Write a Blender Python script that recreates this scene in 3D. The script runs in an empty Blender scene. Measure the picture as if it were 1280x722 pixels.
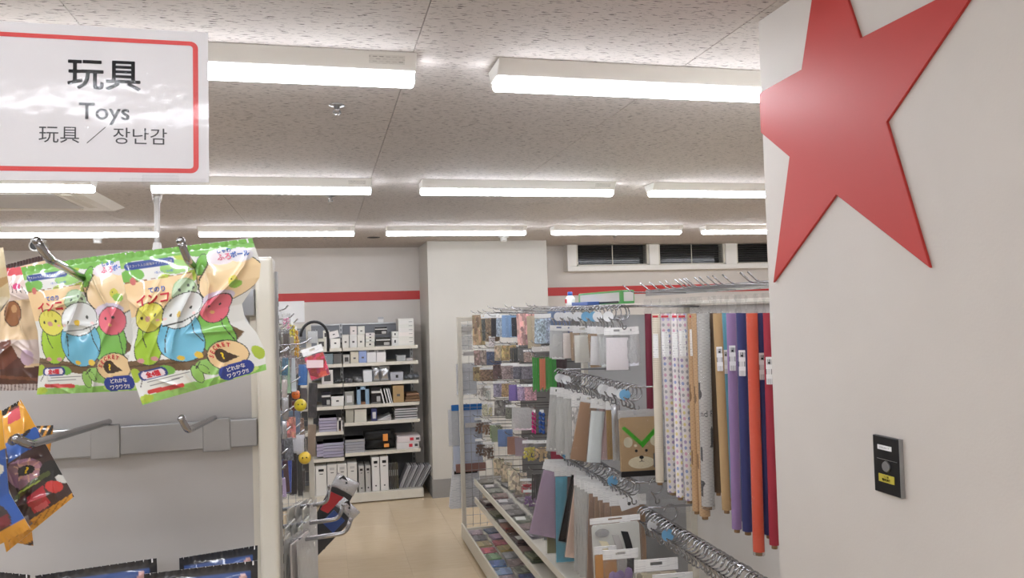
import bpy, bmesh, math, random
import numpy as np
from mathutils import Vector, Matrix

rnd = random.Random(7)
SC = bpy.context.scene
COL = SC.collection

# ------------------------------------------------------------------ camera
F_PX = 952.93
YAW, PITCH, ROLL = math.radians(13.8735), math.radians(1.64555), math.radians(-1.6998)
EYE = Vector((0.0, 0.0, 1.9))
_cy, _sy, _cp, _sp = math.cos(YAW), math.sin(YAW), math.cos(PITCH), math.sin(PITCH)
_f = Vector((_sy * _cp, _cy * _cp, _sp))
_r = Vector((_cy, -_sy, 0))
_u = _r.cross(_f)
_c, _s = math.cos(ROLL), math.sin(ROLL)
RIGHT, UP, FWD = _c * _r + _s * _u, -_s * _r + _c * _u, _f
cam = bpy.data.cameras.new('camera')
cam.sensor_width = 36.0
cam.lens = F_PX / 1280 * 36.0
cam.clip_start = 0.02
cam_o = bpy.data.objects.new('camera', cam)
COL.objects.link(cam_o)
m3 = Matrix((RIGHT, UP, -FWD)).transposed()
cam_o.matrix_world = Matrix.Translation(EYE) @ m3.to_4x4()
SC.camera = cam_o

# ------------------------------------------------------------------ world, exposure
w = bpy.data.worlds.new('world')
SC.world = w
w.use_nodes = True
w.node_tree.nodes['Background'].inputs[0].default_value = (0.9, 0.95, 1.0, 1)
w.node_tree.nodes['Background'].inputs[1].default_value = 0.05
SC.view_settings.view_transform = 'Standard'
SC.view_settings.look = 'None'
SC.view_settings.gamma = 1.0
SC.view_settings.use_curve_mapping = False
SC.view_settings.exposure = 1.38
SC.cycles.transparent_max_bounces = 48
SC.cycles.max_bounces = 10
TUBE_STRENGTH = 13.0

# ------------------------------------------------------------------ helpers: picture ray to a point on a known plane
def ray(px, py):
    return RIGHT * ((px - 640) / F_PX) - UP * ((py - 361) / F_PX) + FWD
def at_x(px, py, X):
    d = ray(px, py); return EYE + d * (X / d.x)
def at_y(px, py, Y):
    d = ray(px, py); return EYE + d * (Y / d.y)

def lin(c):
    if isinstance(c, str):
        c = [int(c[i:i + 2], 16) for i in (1, 3, 5)]
    return tuple(((v / 255) / 12.92 if v / 255 <= 0.04045 else ((v / 255 + 0.055) / 1.055) ** 2.4) for v in c)

# ------------------------------------------------------------------ materials
M = {}
def nodes_of(name):
    m = bpy.data.materials.new(name); m.use_nodes = True
    nt = m.node_tree; M[name] = m
    return m, nt, nt.nodes['Principled BSDF']
def N(nt, typ, **kw):
    n = nt.nodes.new(typ)
    for k, v in kw.items():
        setattr(n, k, v)
    return n
def mat(name, col, rough=0.5, metal=0.0, spec=0.5, coat=0.0, noise=0.0, nscale=20.0, bump=0.0, bscale=60.0):
    m, nt, b = nodes_of(name)
    c = lin(col)
    b.inputs['Base Color'].default_value = (*c, 1)
    b.inputs['Roughness'].default_value = rough
    b.inputs['Metallic'].default_value = metal
    b.inputs['Specular IOR Level'].default_value = spec
    b.inputs['Coat Weight'].default_value = coat
    b.inputs['Coat Roughness'].default_value = 0.1
    tc = N(nt, 'ShaderNodeTexCoord')
    if noise:
        n = N(nt, 'ShaderNodeTexNoise'); n.inputs['Scale'].default_value = nscale
        n.inputs['Detail'].default_value = 5
        nt.links.new(tc.outputs['Object'], n.inputs['Vector'])
        mx = N(nt, 'ShaderNodeMix', data_type='RGBA', blend_type='MULTIPLY')
        mr = N(nt, 'ShaderNodeMapRange'); mr.inputs[1].default_value = .3; mr.inputs[2].default_value = .7
        mr.inputs[3].default_value = 1 - noise; mr.inputs[4].default_value = 1 + noise
        nt.links.new(n.outputs[0], mr.inputs[0])
        mx.inputs[0].default_value = 1
        mx.inputs[6].default_value = (*c, 1)
        nt.links.new(mr.outputs[0], mx.inputs[7])
        nt.links.new(mx.outputs[2], b.inputs['Base Color'])
    if bump:
        n = N(nt, 'ShaderNodeTexNoise'); n.inputs['Scale'].default_value = bscale
        n.inputs['Detail'].default_value = 4
        nt.links.new(tc.outputs['Object'], n.inputs['Vector'])
        bp = N(nt, 'ShaderNodeBump'); bp.inputs['Strength'].default_value = bump; bp.inputs['Distance'].default_value = .002
        nt.links.new(n.outputs[0], bp.inputs['Height'])
        nt.links.new(bp.outputs[0], b.inputs['Normal'])
    return m
def emit(name, col, s):
    m, nt, b = nodes_of(name)
    b.inputs['Base Color'].default_value = (.8, .8, .8, 1)
    b.inputs['Emission Color'].default_value = (*lin(col), 1)
    b.inputs['Emission Strength'].default_value = s
    return m
def tint(name, rough, spec=.5, coat=0., pat=None, trans=0., bump=0., bscale=80.):
    """colour comes from the object's own colour"""
    m, nt, b = nodes_of(name)
    oi = N(nt, 'ShaderNodeObjectInfo'); tc = N(nt, 'ShaderNodeTexCoord')
    b.inputs['Roughness'].default_value = rough
    b.inputs['Specular IOR Level'].default_value = spec
    b.inputs['Coat Weight'].default_value = coat
    b.inputs['Coat Roughness'].default_value = .08
    src = oi.outputs['Color']
    if pat:
        ad = N(nt, 'ShaderNodeVectorMath', operation='ADD')
        sc = N(nt, 'ShaderNodeVectorMath', operation='MULTIPLY')
        cx = N(nt, 'ShaderNodeCombineXYZ')
        mul = N(nt, 'ShaderNodeMath', operation='MULTIPLY'); mul.inputs[1].default_value = 37.0
        nt.links.new(oi.outputs['Random'], mul.inputs[0])
        for k in range(3):
            nt.links.new(mul.outputs[0], cx.inputs[k])
        nt.links.new(tc.outputs['Object'], sc.inputs[0]); sc.inputs[1].default_value = pat
        nt.links.new(sc.outputs[0], ad.inputs[0]); nt.links.new(cx.outputs[0], ad.inputs[1])
        v = N(nt, 'ShaderNodeTexVoronoi', feature='F1', distance='CHEBYCHEV'); v.inputs['Scale'].default_value = 1
        nt.links.new(ad.outputs[0], v.inputs['Vector'])
        hs = N(nt, 'ShaderNodeHueSaturation'); hs.inputs['Saturation'].default_value = 1.1
        sep = N(nt, 'ShaderNodeSeparateColor')
        nt.links.new(v.outputs['Color'], sep.inputs[0])
        mr = N(nt, 'ShaderNodeMapRange'); mr.inputs[3].default_value = .45; mr.inputs[4].default_value = 1.55
        nt.links.new(sep.outputs[0], mr.inputs[0]); nt.links.new(mr.outputs[0], hs.inputs['Value'])
        mr2 = N(nt, 'ShaderNodeMapRange'); mr2.inputs[3].default_value = .48; mr2.inputs[4].default_value = .52
        nt.links.new(sep.outputs[1], mr2.inputs[0]); nt.links.new(mr2.outputs[0], hs.inputs['Hue'])
        nt.links.new(src, hs.inputs['Color'])
        src = hs.outputs[0]
    nt.links.new(src, b.inputs['Base Color'])
    if bump:
        n = N(nt, 'ShaderNodeTexNoise'); n.inputs['Scale'].default_value = bscale
        nt.links.new(tc.outputs['Object'], n.inputs['Vector'])
        bp = N(nt, 'ShaderNodeBump'); bp.inputs['Strength'].default_value = bump; bp.inputs['Distance'].default_value = .003
        nt.links.new(n.outputs[0], bp.inputs['Height']); nt.links.new(bp.outputs[0], b.inputs['Normal'])
    return m
def film(name, col, body, rough=.12, gloss=.22, wrinkle=.6, fr=.6, nsc=7):
    """thin clear plastic: mostly see-through, some milky body, shiny"""
    m, nt, b = nodes_of(name)
    out = nt.nodes['Material Output']
    tr = N(nt, 'ShaderNodeBsdfTransparent'); tr.inputs[0].default_value = (.97, .97, .97, 1)
    b.inputs['Base Color'].default_value = (*lin(col), 1)
    b.inputs['Roughness'].default_value = rough
    b.inputs['Specular IOR Level'].default_value = .8
    gl = N(nt, 'ShaderNodeBsdfGlossy'); gl.inputs['Roughness'].default_value = rough
    lw = N(nt, 'ShaderNodeLayerWeight'); lw.inputs[0].default_value = .35
    tc = N(nt, 'ShaderNodeTexCoord')
    n = N(nt, 'ShaderNodeTexNoise'); n.inputs['Scale'].default_value = nsc; n.inputs['Detail'].default_value = 4
    nt.links.new(tc.outputs['Object'], n.inputs['Vector'])
    bp = N(nt, 'ShaderNodeBump'); bp.inputs['Strength'].default_value = wrinkle; bp.inputs['Distance'].default_value = .05
    nt.links.new(n.outputs[0], bp.inputs['Height'])
    nt.links.new(bp.outputs[0], gl.inputs['Normal']); nt.links.new(bp.outputs[0], b.inputs['Normal'])
    m1 = N(nt, 'ShaderNodeMixShader'); m1.inputs[0].default_value = body
    nt.links.new(tr.outputs[0], m1.inputs[1]); nt.links.new(b.outputs[0], m1.inputs[2])
    m2 = N(nt, 'ShaderNodeMixShader')
    mm = N(nt, 'ShaderNodeMath', operation='MULTIPLY_ADD'); mm.inputs[1].default_value = fr; mm.inputs[2].default_value = gloss * .25
    nt.links.new(lw.outputs['Fresnel'], mm.inputs[0])
    nt.links.new(mm.outputs[0], m2.inputs[0])
    nt.links.new(m1.outputs[0], m2.inputs[1]); nt.links.new(gl.outputs[0], m2.inputs[2])
    nt.links.new(m2.outputs[0], out.inputs['Surface'])
    return m

mat('wall_paint', (212, 206, 199), .6, noise=.03, nscale=3, bump=.12, bscale=180)
mat('pillar_paint', (200, 197, 189), .6, noise=.03, nscale=2, bump=.1, bscale=120)
mat('red_trim', (190, 40, 36), .45)
mat('star_red', (190, 60, 54), .42, spec=.32, bump=.02, bscale=200)
mat('star_edge', (120, 26, 24), .5)
mat('grey_skirting', (146, 144, 141), .5)
mat('tile_backing', (96, 92, 88), .9)
mat('shelf_paint', (214, 209, 196), .4, noise=.02)
mat('shelf_back_shaded', (128, 131, 137), .5, noise=.04, nscale=6)  # grey panel, deep shadow behind the shelves darkened into its colour
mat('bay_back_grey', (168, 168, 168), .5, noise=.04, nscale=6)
mat('bay_back_shaded', (104, 102, 100), .6, noise=.08, nscale=9)  # darker version of the bay back: shade in gaps between goods put into colour
mat('panel_grey', (188, 185, 182), .45, noise=.04, nscale=4)
mat('panel_white', (214, 211, 207), .45, noise=.02, nscale=4)
mat('post_cream', (232, 228, 214), .3, coat=.3)
mat('chrome', (165, 165, 168), .13, metal=1.0)
mat('steel', (176, 178, 180), .3, metal=1.0, noise=.06, nscale=9)
mat('dark_slot', (38, 38, 40), .6)
mat('white_plastic', (236, 236, 234), .35)
mat('black_plastic', (18, 17, 18), .35)
mat('black_matte', (14, 14, 15), .7)
mat('fixture_white', (238, 236, 230), .45)
emit('tube_glow', (243, 246, 254), TUBE_STRENGTH)
mat('night_glass', (10, 12, 14), .08)
mat('blind_slat', (88, 88, 86), .5)
mat('paper_white', (240, 240, 240), .5)
mat('sign_card', (228, 225, 226), .5, coat=.0)
mat('sign_red', (222, 62, 58), .45)
mat('ink', (16, 15, 16), .6)
mat('ink_grey', (70, 70, 72), .6)
mat('ink_white', (240, 240, 240), .5)
mat('ink_red', (206, 52, 66), .5)
mat('ink_blue', (70, 110, 190), .5)
mat('ink_pink', (235, 120, 150), .5)
mat('ink_yellow', (240, 205, 50), .5)
mat('yellow_sticker', (196, 182, 66), .5)
mat('cardboard', (150, 118, 84), .8, noise=.1)
mat('kraft', (176, 146, 104), .75, noise=.08, nscale=40)
mat('silver_foil', (200, 202, 206), .22, metal=1.0, bump=.8, bscale=25)
mat('green_ribbon', (86, 196, 60), .35)
mat('cream_paper', (238, 230, 200), .6)
tint('tint_matte', .6, bump=.1)
tint('tint_gloss', .28, coat=.4)
tint('tint_soft', .4, spec=.5, coat=.2, bump=.9, bscale=9)
tint('tint_cloth', .85, spec=.2, bump=.5, bscale=40)
tint('tint_print', .35, coat=.3, pat=(3.3, 1.0, 5.0))
tint('tint_fine', .4, coat=.2, pat=(9., 3.0, 14.))
film('clear_film', (240, 240, 240), .03, gloss=.10, fr=.32)
film('frosted_film', (244, 244, 241), .42, rough=.3, fr=.4)
film('acrylic', (245, 246, 250), .0, rough=.09, gloss=.03, wrinkle=.09, fr=.03)
film('crinkle_film', (248, 248, 248), .05, rough=.2, gloss=.26, wrinkle=1.0, fr=.2, nsc=13)
def _paint_mat():
    m, nt, b = nodes_of('printed_film')
    at = N(nt, 'ShaderNodeVertexColor', layer_name='Col')
    nt.links.new(at.outputs[0], b.inputs['Base Color'])
    b.inputs['Roughness'].default_value = .42
    b.inputs['Coat Weight'].default_value = 1.0
    b.inputs['Coat Roughness'].default_value = .07
    b.inputs['Coat IOR'].default_value = 1.55
_paint_mat()
def _ceiling_mat():
    m, nt, b = nodes_of('ceiling_tile')
    tc = N(nt, 'ShaderNodeTexCoord')
    b.inputs['Roughness'].default_value = .85
    b.inputs['Specular IOR Level'].default_value = .2
    mp = N(nt, 'ShaderNodeMapping'); mp.inputs['Scale'].default_value = (36, 230, 1)
    nt.links.new(tc.outputs['Object'], mp.inputs[0])
    n = N(nt, 'ShaderNodeTexNoise'); n.inputs['Scale'].default_value = 1; n.inputs['Detail'].default_value = 3
    n.inputs['Distortion'].default_value = .6
    nt.links.new(mp.outputs[0], n.inputs['Vector'])
    mr = N(nt, 'ShaderNodeMapRange'); mr.inputs[1].default_value = .36; mr.inputs[2].default_value = .405
    nt.links.new(n.outputs[0], mr.inputs[0])
    mx = N(nt, 'ShaderNodeMix', data_type='RGBA')
    mx.inputs[6].default_value = (*lin((108, 103, 100)), 1); mx.inputs[7].default_value = (*lin((202, 195, 190)), 1)
    nt.links.new(mr.outputs[0], mx.inputs[0]); nt.links.new(mx.outputs[2], b.inputs['Base Color'])
    bp = N(nt, 'ShaderNodeBump'); bp.inputs['Strength'].default_value = .5; bp.inputs['Distance'].default_value = .003
    nt.links.new(mr.outputs[0], bp.inputs['Height']); nt.links.new(bp.outputs[0], b.inputs['Normal'])
_ceiling_mat()
def _floor_mat():
    m, nt, b = nodes_of('floor_vinyl')
    tc = N(nt, 'ShaderNodeTexCoord'); oi = N(nt, 'ShaderNodeObjectInfo')
    n = N(nt, 'ShaderNodeTexNoise'); n.inputs['Scale'].default_value = 6; n.inputs['Detail'].default_value = 6
    mp = N(nt, 'ShaderNodeMapping'); mp.inputs['Scale'].default_value = (1, 5, 1)
    nt.links.new(tc.outputs['Object'], mp.inputs[0]); nt.links.new(mp.outputs[0], n.inputs['Vector'])
    mx = N(nt, 'ShaderNodeMix', data_type='RGBA')
    mx.inputs[6].default_value = (*lin((202, 181, 150)), 1); mx.inputs[7].default_value = (*lin((216, 197, 167)), 1)
    nt.links.new(n.outputs[0], mx.inputs[0])
    hs = N(nt, 'ShaderNodeHueSaturation')
    mr = N(nt, 'ShaderNodeMapRange'); mr.inputs[3].default_value = .97; mr.inputs[4].default_value = 1.03
    nt.links.new(oi.outputs['Random'], mr.inputs[0]); nt.links.new(mr.outputs[0], hs.inputs['Value'])
    nt.links.new(mx.outputs[2], hs.inputs['Color']); nt.links.new(hs.outputs[0], b.inputs['Base Color'])
    b.inputs['Roughness'].default_value = .22
_floor_mat()
def _uv_pattern(name, kind):
    m, nt, b = nodes_of(name)
    uv = N(nt, 'ShaderNodeTexCoord')
    b.inputs['Roughness'].default_value = .45; b.inputs['Coat Weight'].default_value = .3
    mp = N(nt, 'ShaderNodeMapping')
    nt.links.new(uv.outputs['UV'], mp.inputs[0])
    if kind == 'dots':
        mp.inputs['Scale'].default_value = (6, 32, 1)
        v = N(nt, 'ShaderNodeTexVoronoi'); v.inputs['Scale'].default_value = 1; v.inputs['Randomness'].default_value = .0
        nt.links.new(mp.outputs[0], v.inputs['Vector'])
        lt = N(nt, 'ShaderNodeMath', operation='LESS_THAN'); lt.inputs[1].default_value = .3
        nt.links.new(v.outputs['Distance'], lt.inputs[0])
        sep = N(nt, 'ShaderNodeSeparateColor'); nt.links.new(v.outputs['Color'], sep.inputs[0])
        cr = N(nt, 'ShaderNodeValToRGB'); cr.color_ramp.interpolation = 'CONSTANT'
        cols = [(172, 152, 188), (150, 164, 204), (216, 168, 188), (224, 208, 146), (170, 168, 172), (196, 182, 218)]
        e = cr.color_ramp.elements
        while len(e) < len(cols): e.new(.5)
        for i, c in enumerate(cols):
            e[i].position = i / len(cols); e[i].color = (*lin(c), 1)
        nt.links.new(sep.outputs[0], cr.inputs[0])
        mx = N(nt, 'ShaderNodeMix', data_type='RGBA')
        mx.inputs[6].default_value = (*lin((232, 226, 224)), 1)
        nt.links.new(lt.outputs[0], mx.inputs[0]); nt.links.new(cr.outputs[0], mx.inputs[7])
    elif kind == 'fine_dots':
        mp.inputs['Scale'].default_value = (14, 90, 1)
        v = N(nt, 'ShaderNodeTexVoronoi'); v.inputs['Scale'].default_value = 1; v.inputs['Randomness'].default_value = .0
        nt.links.new(mp.outputs[0], v.inputs['Vector'])
        lt = N(nt, 'ShaderNodeMath', operation='LESS_THAN'); lt.inputs[1].default_value = .3
        nt.links.new(v.outputs['Distance'], lt.inputs[0])
        mx = N(nt, 'ShaderNodeMix', data_type='RGBA')
        mx.inputs[6].default_value = (*lin((230, 222, 206)), 1); mx.inputs[7].default_value = (*lin((170, 150, 120)), 1)
        nt.links.new(lt.outputs[0], mx.inputs[0])
    elif kind in ('news', 'kraft_news'):
        mp.inputs['Scale'].default_value = (5, 60, 1)
        br = N(nt, 'ShaderNodeTexBrick'); br.inputs['Scale'].default_value = 1; br.inputs['Mortar Size'].default_value = .22
        br.inputs['Brick Width'].default_value = .9; br.inputs['Row Height'].default_value = .55
        base, ink = ((196, 194, 190), (150, 148, 146)) if kind == 'news' else ((188, 154, 116), (150, 118, 86))
        br.inputs['Color1'].default_value = (*lin(ink), 1); br.inputs['Color2'].default_value = (*lin([.5 * (a + c) for a, c in zip(base, ink)]), 1)
        br.inputs['Mortar'].default_value = (*lin(base), 1)
        nt.links.new(mp.outputs[0], br.inputs['Vector'])
        mp2 = N(nt, 'ShaderNodeMapping'); mp2.inputs['Scale'].default_value = (4, 13, 1)
        nt.links.new(uv.outputs['UV'], mp2.inputs[0])
        v = N(nt, 'ShaderNodeTexVoronoi', distance='CHEBYCHEV'); v.inputs['Scale'].default_value = 1
        nt.links.new(mp2.outputs[0], v.inputs['Vector'])
        sep = N(nt, 'ShaderNodeSeparateColor'); nt.links.new(v.outputs['Color'], sep.inputs[0])
        gt = N(nt, 'ShaderNodeMath', operation='GREATER_THAN'); gt.inputs[1].default_value = .92 if kind == 'news' else .96
        nt.links.new(sep.outputs[0], gt.inputs[0])
        mx = N(nt, 'ShaderNodeMix', data_type='RGBA'); mx.inputs[7].default_value = (*lin((72, 72, 74) if kind == 'news' else (120, 92, 64)), 1)
        nt.links.new(br.outputs[0], mx.inputs[6]); nt.links.new(gt.outputs[0], mx.inputs[0])
    nt.links.new(mx.outputs[2], b.inputs['Base Color'])
for k, nm in (('dots', 'dot_paper'), ('fine_dots', 'fine_dot_paper'), ('news', 'news_paper'), ('kraft_news', 'kraft_news_paper')):
    _uv_pattern(nm, k)
def _lines_mat(name, base, ink, sx, sz, gap):
    """white slip with rows of small print marks"""
    m, nt, b = nodes_of(name)
    tc = N(nt, 'ShaderNodeTexCoord')
    sp = N(nt, 'ShaderNodeSeparateXYZ'); nt.links.new(tc.outputs['Object'], sp.inputs[0])
    cb = N(nt, 'ShaderNodeCombineXYZ'); nt.links.new(sp.outputs[0], cb.inputs[0]); nt.links.new(sp.outputs[2], cb.inputs[1])
    mp = N(nt, 'ShaderNodeMapping'); mp.inputs['Scale'].default_value = (sx, sz, 1); nt.links.new(cb.outputs[0], mp.inputs[0])
    br = N(nt, 'ShaderNodeTexBrick'); br.inputs['Scale'].default_value = 1; br.inputs['Mortar Size'].default_value = gap
    br.inputs['Brick Width'].default_value = 1.1; br.inputs['Row Height'].default_value = .5
    br.inputs['Color1'].default_value = (*lin(ink), 1); br.inputs['Color2'].default_value = (*lin(base), 1); br.inputs['Mortar'].default_value = (*lin(base), 1)
    nt.links.new(mp.outputs[0], br.inputs['Vector']); nt.links.new(br.outputs[0], b.inputs['Base Color'])
    b.inputs['Roughness'].default_value = .45
_lines_mat('printed_slip', (240, 240, 238), (168, 168, 172), 3.0, 5.0, .2)
_lines_mat('rating_print', (222, 220, 214), (120, 118, 114), 60.0, 90.0, .2)
_lines_mat('barcode_slip', (240, 240, 240), (30, 30, 34), 9.0, 1.4, .12)
_lines_mat('news_slip', (222, 224, 228), (164, 170, 182), 5.0, 20.0, .2)

# ------------------------------------------------------------------ mesh helpers
class MB:
    def __init__(s): s.bm = bmesh.new()
    def box(s, lo, hi, mi=0):
        x0, y0, z0 = lo; x1, y1, z1 = hi
        v = [s.bm.verts.new(p) for p in ((x0, y0, z0), (x1, y0, z0), (x1, y1, z0), (x0, y1, z0), (x0, y0, z1), (x1, y0, z1), (x1, y1, z1), (x0, y1, z1))]
        for f in ((3, 2, 1, 0), (4, 5, 6, 7), (0, 1, 5, 4), (1, 2, 6, 5), (2, 3, 7, 6), (3, 0, 4, 7)):
            s.bm.faces.new([v[i] for i in f]).material_index = mi
        return s
    def hexa(s, pts):
        v = [s.bm.verts.new(p) for p in pts]
        for f in ((3, 2, 1, 0), (4, 5, 6, 7), (0, 1, 5, 4), (1, 2, 6, 5), (2, 3, 7, 6), (3, 0, 4, 7)):
            s.bm.faces.new([v[i] for i in f])
        return s
    def tube(s, pts, r, n=8, cap=True):
        pts = [Vector(p) for p in pts]
        rs = r if isinstance(r, (list, tuple)) else [r] * len(pts)
        t0 = (pts[1] - pts[0]).normalized()
        nrm = t0.orthogonal().normalized()
        rings = []
        for i, p in enumerate(pts):
            a = pts[max(i - 1, 0)]; b = pts[min(i + 1, len(pts) - 1)]
            t = (b - a).normalized()
            nrm = (nrm - t * nrm.dot(t)).normalized()
            bn = t.cross(nrm)
            rings.append([s.bm.verts.new(p + (nrm * math.cos(2 * math.pi * k / n) + bn * math.sin(2 * math.pi * k / n)) * rs[i]) for k in range(n)])
        for a, b in zip(rings, rings[1:]):
            for k in range(n):
                f = s.bm.faces.new((a[k], a[(k + 1) % n], b[(k + 1) % n], b[k])); f.smooth = True
        if cap:
            s.bm.faces.new(list(reversed(rings[0]))); s.bm.faces.new(rings[-1])
        return s
    def lathe(s, prof, n=16, axis='Z', c=(0, 0, 0)):
        c = Vector(c)
        rings = []
        for r, h in prof:
            ring = []
            for k in range(n):
                a = 2 * math.pi * k / n
                x, y = r * math.cos(a), r * math.sin(a)
                p = {'Z': (x, y, h), 'Y': (x, h, -y), 'X': (h, x, y)}[axis]
                ring.append(s.bm.verts.new(c + Vector(p)))
            rings.append(ring)
        for a, b in zip(rings, rings[1:]):
            for k in range(n):
                f = s.bm.faces.new((a[k], a[(k + 1) % n], b[(k + 1) % n], b[k])); f.smooth = True
        s.bm.faces.new(list(reversed(rings[0]))); s.bm.faces.new(rings[-1])
        return s
    def ball(s, c, r, n=10, sq=(1, 1, 1)):
        m = n // 2 + 1
        prof = [(max(r * math.sin(math.pi * i / m), 1e-4), -r * math.cos(math.pi * i / m)) for i in range(m + 1)]
        k0 = len(s.bm.verts)
        s.lathe(prof, n, 'Z')
        s.bm.verts.ensure_lookup_table()
        for v in s.bm.verts[k0:]:
            v.co = Vector((v.co.x * sq[0], v.co.y * sq[1], v.co.z * sq[2])) + Vector(c)
        return s
    def prism(s, pts2, y0, y1, fn=None):
        """polygon in XZ swept along Y; fn maps (x,y,z)"""
        fn = fn or (lambda x, y, z: (x, y, z))
        a = [s.bm.verts.new(fn(x, y0, z)) for x, z in pts2]
        b = [s.bm.verts.new(fn(x, y1, z)) for x, z in pts2]
        n = len(pts2)
        s.bm.faces.new(a); s.bm.faces.new(list(reversed(b)))
        for k in range(n):
            s.bm.faces.new((a[k], b[k], b[(k + 1) % n], a[(k + 1) % n]))
        return s
    def grid(s, fn, nu, nv, smooth=True):
        g = [[s.bm.verts.new(fn(i / nu, j / nv)) for j in range(nv + 1)] for i in range(nu + 1)]
        for i in range(nu):
            for j in range(nv):
                f = s.bm.faces.new((g[i][j], g[i + 1][j], g[i + 1][j + 1], g[i][j + 1])); f.smooth = smooth
        return s
    def mesh(s, name, bevel=0.0, seg=2):
        bmesh.ops.recalc_face_normals(s.bm, faces=s.bm.faces)
        if bevel:
            bmesh.ops.bevel(s.bm, geom=[e for e in s.bm.edges if len(e.link_faces) == 2 and e.calc_face_angle(0) > .6], offset=bevel, segments=seg, affect='EDGES', profile=.5)
        me = bpy.data.meshes.new(name)
        s.bm.to_mesh(me); s.bm.free()
        return me
    def build(s, name, material, parent=None, bevel=0.0, loc=None, seg=2):
        return put(name, s.mesh(name, bevel, seg), material, parent, loc)

def put(name, me, material=None, parent=None, loc=None, rot=None, scale=None, color=None):
    if material is not None and len(me.materials) == 0:
        me.materials.append(M[material] if isinstance(material, str) else material)
    o = bpy.data.objects.new(name, me)
    COL.objects.link(o)
    if parent is not None: o.parent = parent
    if loc is not None: o.location = loc
    if rot is not None: o.rotation_euler = rot
    if scale is not None: o.scale = scale
    if color is not None: o.color = (*lin(color), 1)
    return o
def empty(name, loc=(0, 0, 0), rot=(0, 0, 0), parent=None):
    o = bpy.data.objects.new(name, None); COL.objects.link(o)
    o.location = loc; o.rotation_euler = rot; o.empty_display_size = .05
    if parent: o.parent = parent
    return o
def tag(o, label, cat, group=None):
    o['label'] = label; o['category'] = cat
    if group: o['group'] = group
    return o
def struct(o):
    o['kind'] = 'structure'; return o
def stuff(o):
    o['kind'] = 'stuff'; return o
_cache = {}
def shared(key, fn, material=None):
    """one mesh per (shape, material)"""
    k = (key, material)
    if k not in _cache:
        me = fn(); me.materials.clear()
        if material: me.materials.append(M[material])
        _cache[k] = me
    return _cache[k]
ORD = ['first', 'second', 'third', 'fourth', 'fifth', 'sixth', 'seventh', 'eighth', 'ninth', 'tenth', 'eleventh', 'twelfth', 'thirteenth', 'fourteenth', 'fifteenth', 'sixteenth', 'seventeenth', 'eighteenth', 'nineteenth', 'twentieth']

_tx = {}
def text2d(body, bold=0.0):
    k = (body, bold)
    if k not in _tx:
        c = bpy.data.curves.new('lettering', 'FONT')
        c.body = body; c.size = 1; c.align_x = 'CENTER'; c.align_y = 'CENTER'; c.resolution_u = 3
        o = bpy.data.objects.new('lettering', c); COL.objects.link(o)
        bpy.context.view_layer.update()
        me = bpy.data.meshes.new_from_object(o.evaluated_get(bpy.context.evaluated_depsgraph_get()))
        bpy.data.objects.remove(o)
        co = np.array([v.co[:2] for v in me.vertices]).reshape(-1, 2)
        if len(co):
            co = co - (co.max(0) + co.min(0)) / 2
        fs = [tuple(p.vertices) for p in me.polygons]
        if bold:                                   # heavier strokes: the glyph repeated round a small circle
            n0 = len(co); cs, ff = [], []
            for q in range(8):
                cs.append(co + bold * np.array([math.cos(q * math.pi / 4), math.sin(q * math.pi / 4)]))
                ff += [tuple(i + n0 * q for i in f) for f in fs]
            co, fs = np.concatenate(cs), ff
        _tx[k] = (co, fs)
        bpy.data.meshes.remove(me)
    return _tx[k]
def text_flat(body, height, c, xd, zd, material, parent, bold=0.0, name='lettering', origin=(0, 0, 0)):
    """flat lettering, its ink height = height, centred on c"""
    co, fs = text2d(body, bold)
    k = height / (co[:, 1].max() - co[:, 1].min())
    c = Vector(c) - Vector(origin); xd = Vector(xd); zd = Vector(zd)
    me = bpy.data.meshes.new(name)
    me.from_pydata([c + xd * (x * k) + zd * (y * k) for x, y in co], [], fs)
    return put(name, me, material, parent)

# ------------------------------------------------------------------ the room
CEIL = 2.65
BACK = 8.60
struct(MB().box((-5, -3, -.06), (6.5, 9, -.004)).build('floor', 'tile_backing'))
floor = bpy.data.objects['floor']
tile_me = MB().box((-.2269, -.2269, -.004), (.2269, .2269, 0)).mesh('floor_tile')
for i in range(9):
    for j in range(22):
        put('floor_tile', tile_me, 'floor_vinyl', floor, (-1.46 + .4545 * i, -.9 + .4545 * j, 0))
big = MB()
big.box((-5, -3, -.004), (-1.69, 9, 0)); big.box((2.405, -3, -.004), (6.5, 9, 0)); big.box((-1.69, -3, -.004), (2.405, -1.13, 0))
stuff(big.build('floor_tile', 'floor_vinyl', floor))
ceil = struct(MB().box((-5, -3, CEIL + .012), (6.5, 9, CEIL + .08)).build('ceiling', 'tile_backing'))
PX, PY = .845, .955
tile_me = MB().box((-PX / 2 + .001, -PY / 2 + .001, 0), (PX / 2 - .001, PY / 2 - .001, .012)).mesh('ceiling_panel', bevel=.0012, seg=1)
for i in range(-5, 7):
    for j in range(-5, 7):
        put('ceiling_panel', tile_me, 'ceiling_tile', ceil, (.265 + PX * (i + .5), 2.255 + PY * (j + .5), CEIL))
struct(MB().box((-5, BACK, 0), (6.5, BACK + .2, CEIL)).build('wall_back', 'wall_paint'))
struct(MB().box((-5, -3.2, 0), (6.5, -3, CEIL)).build('wall_front', 'wall_paint'))
struct(MB().box((-5.2, -3, 0), (-5, BACK, CEIL)).build('wall_left', 'wall_paint'))
struct(MB().box((1.14, -3, 0), (2.2, 1.79, CEIL)).build('wall_right', 'wall_paint'))
struct(MB().box((6.3, -3, 0), (6.5, BACK, CEIL)).build('wall_far_right', 'wall_paint'))
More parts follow.
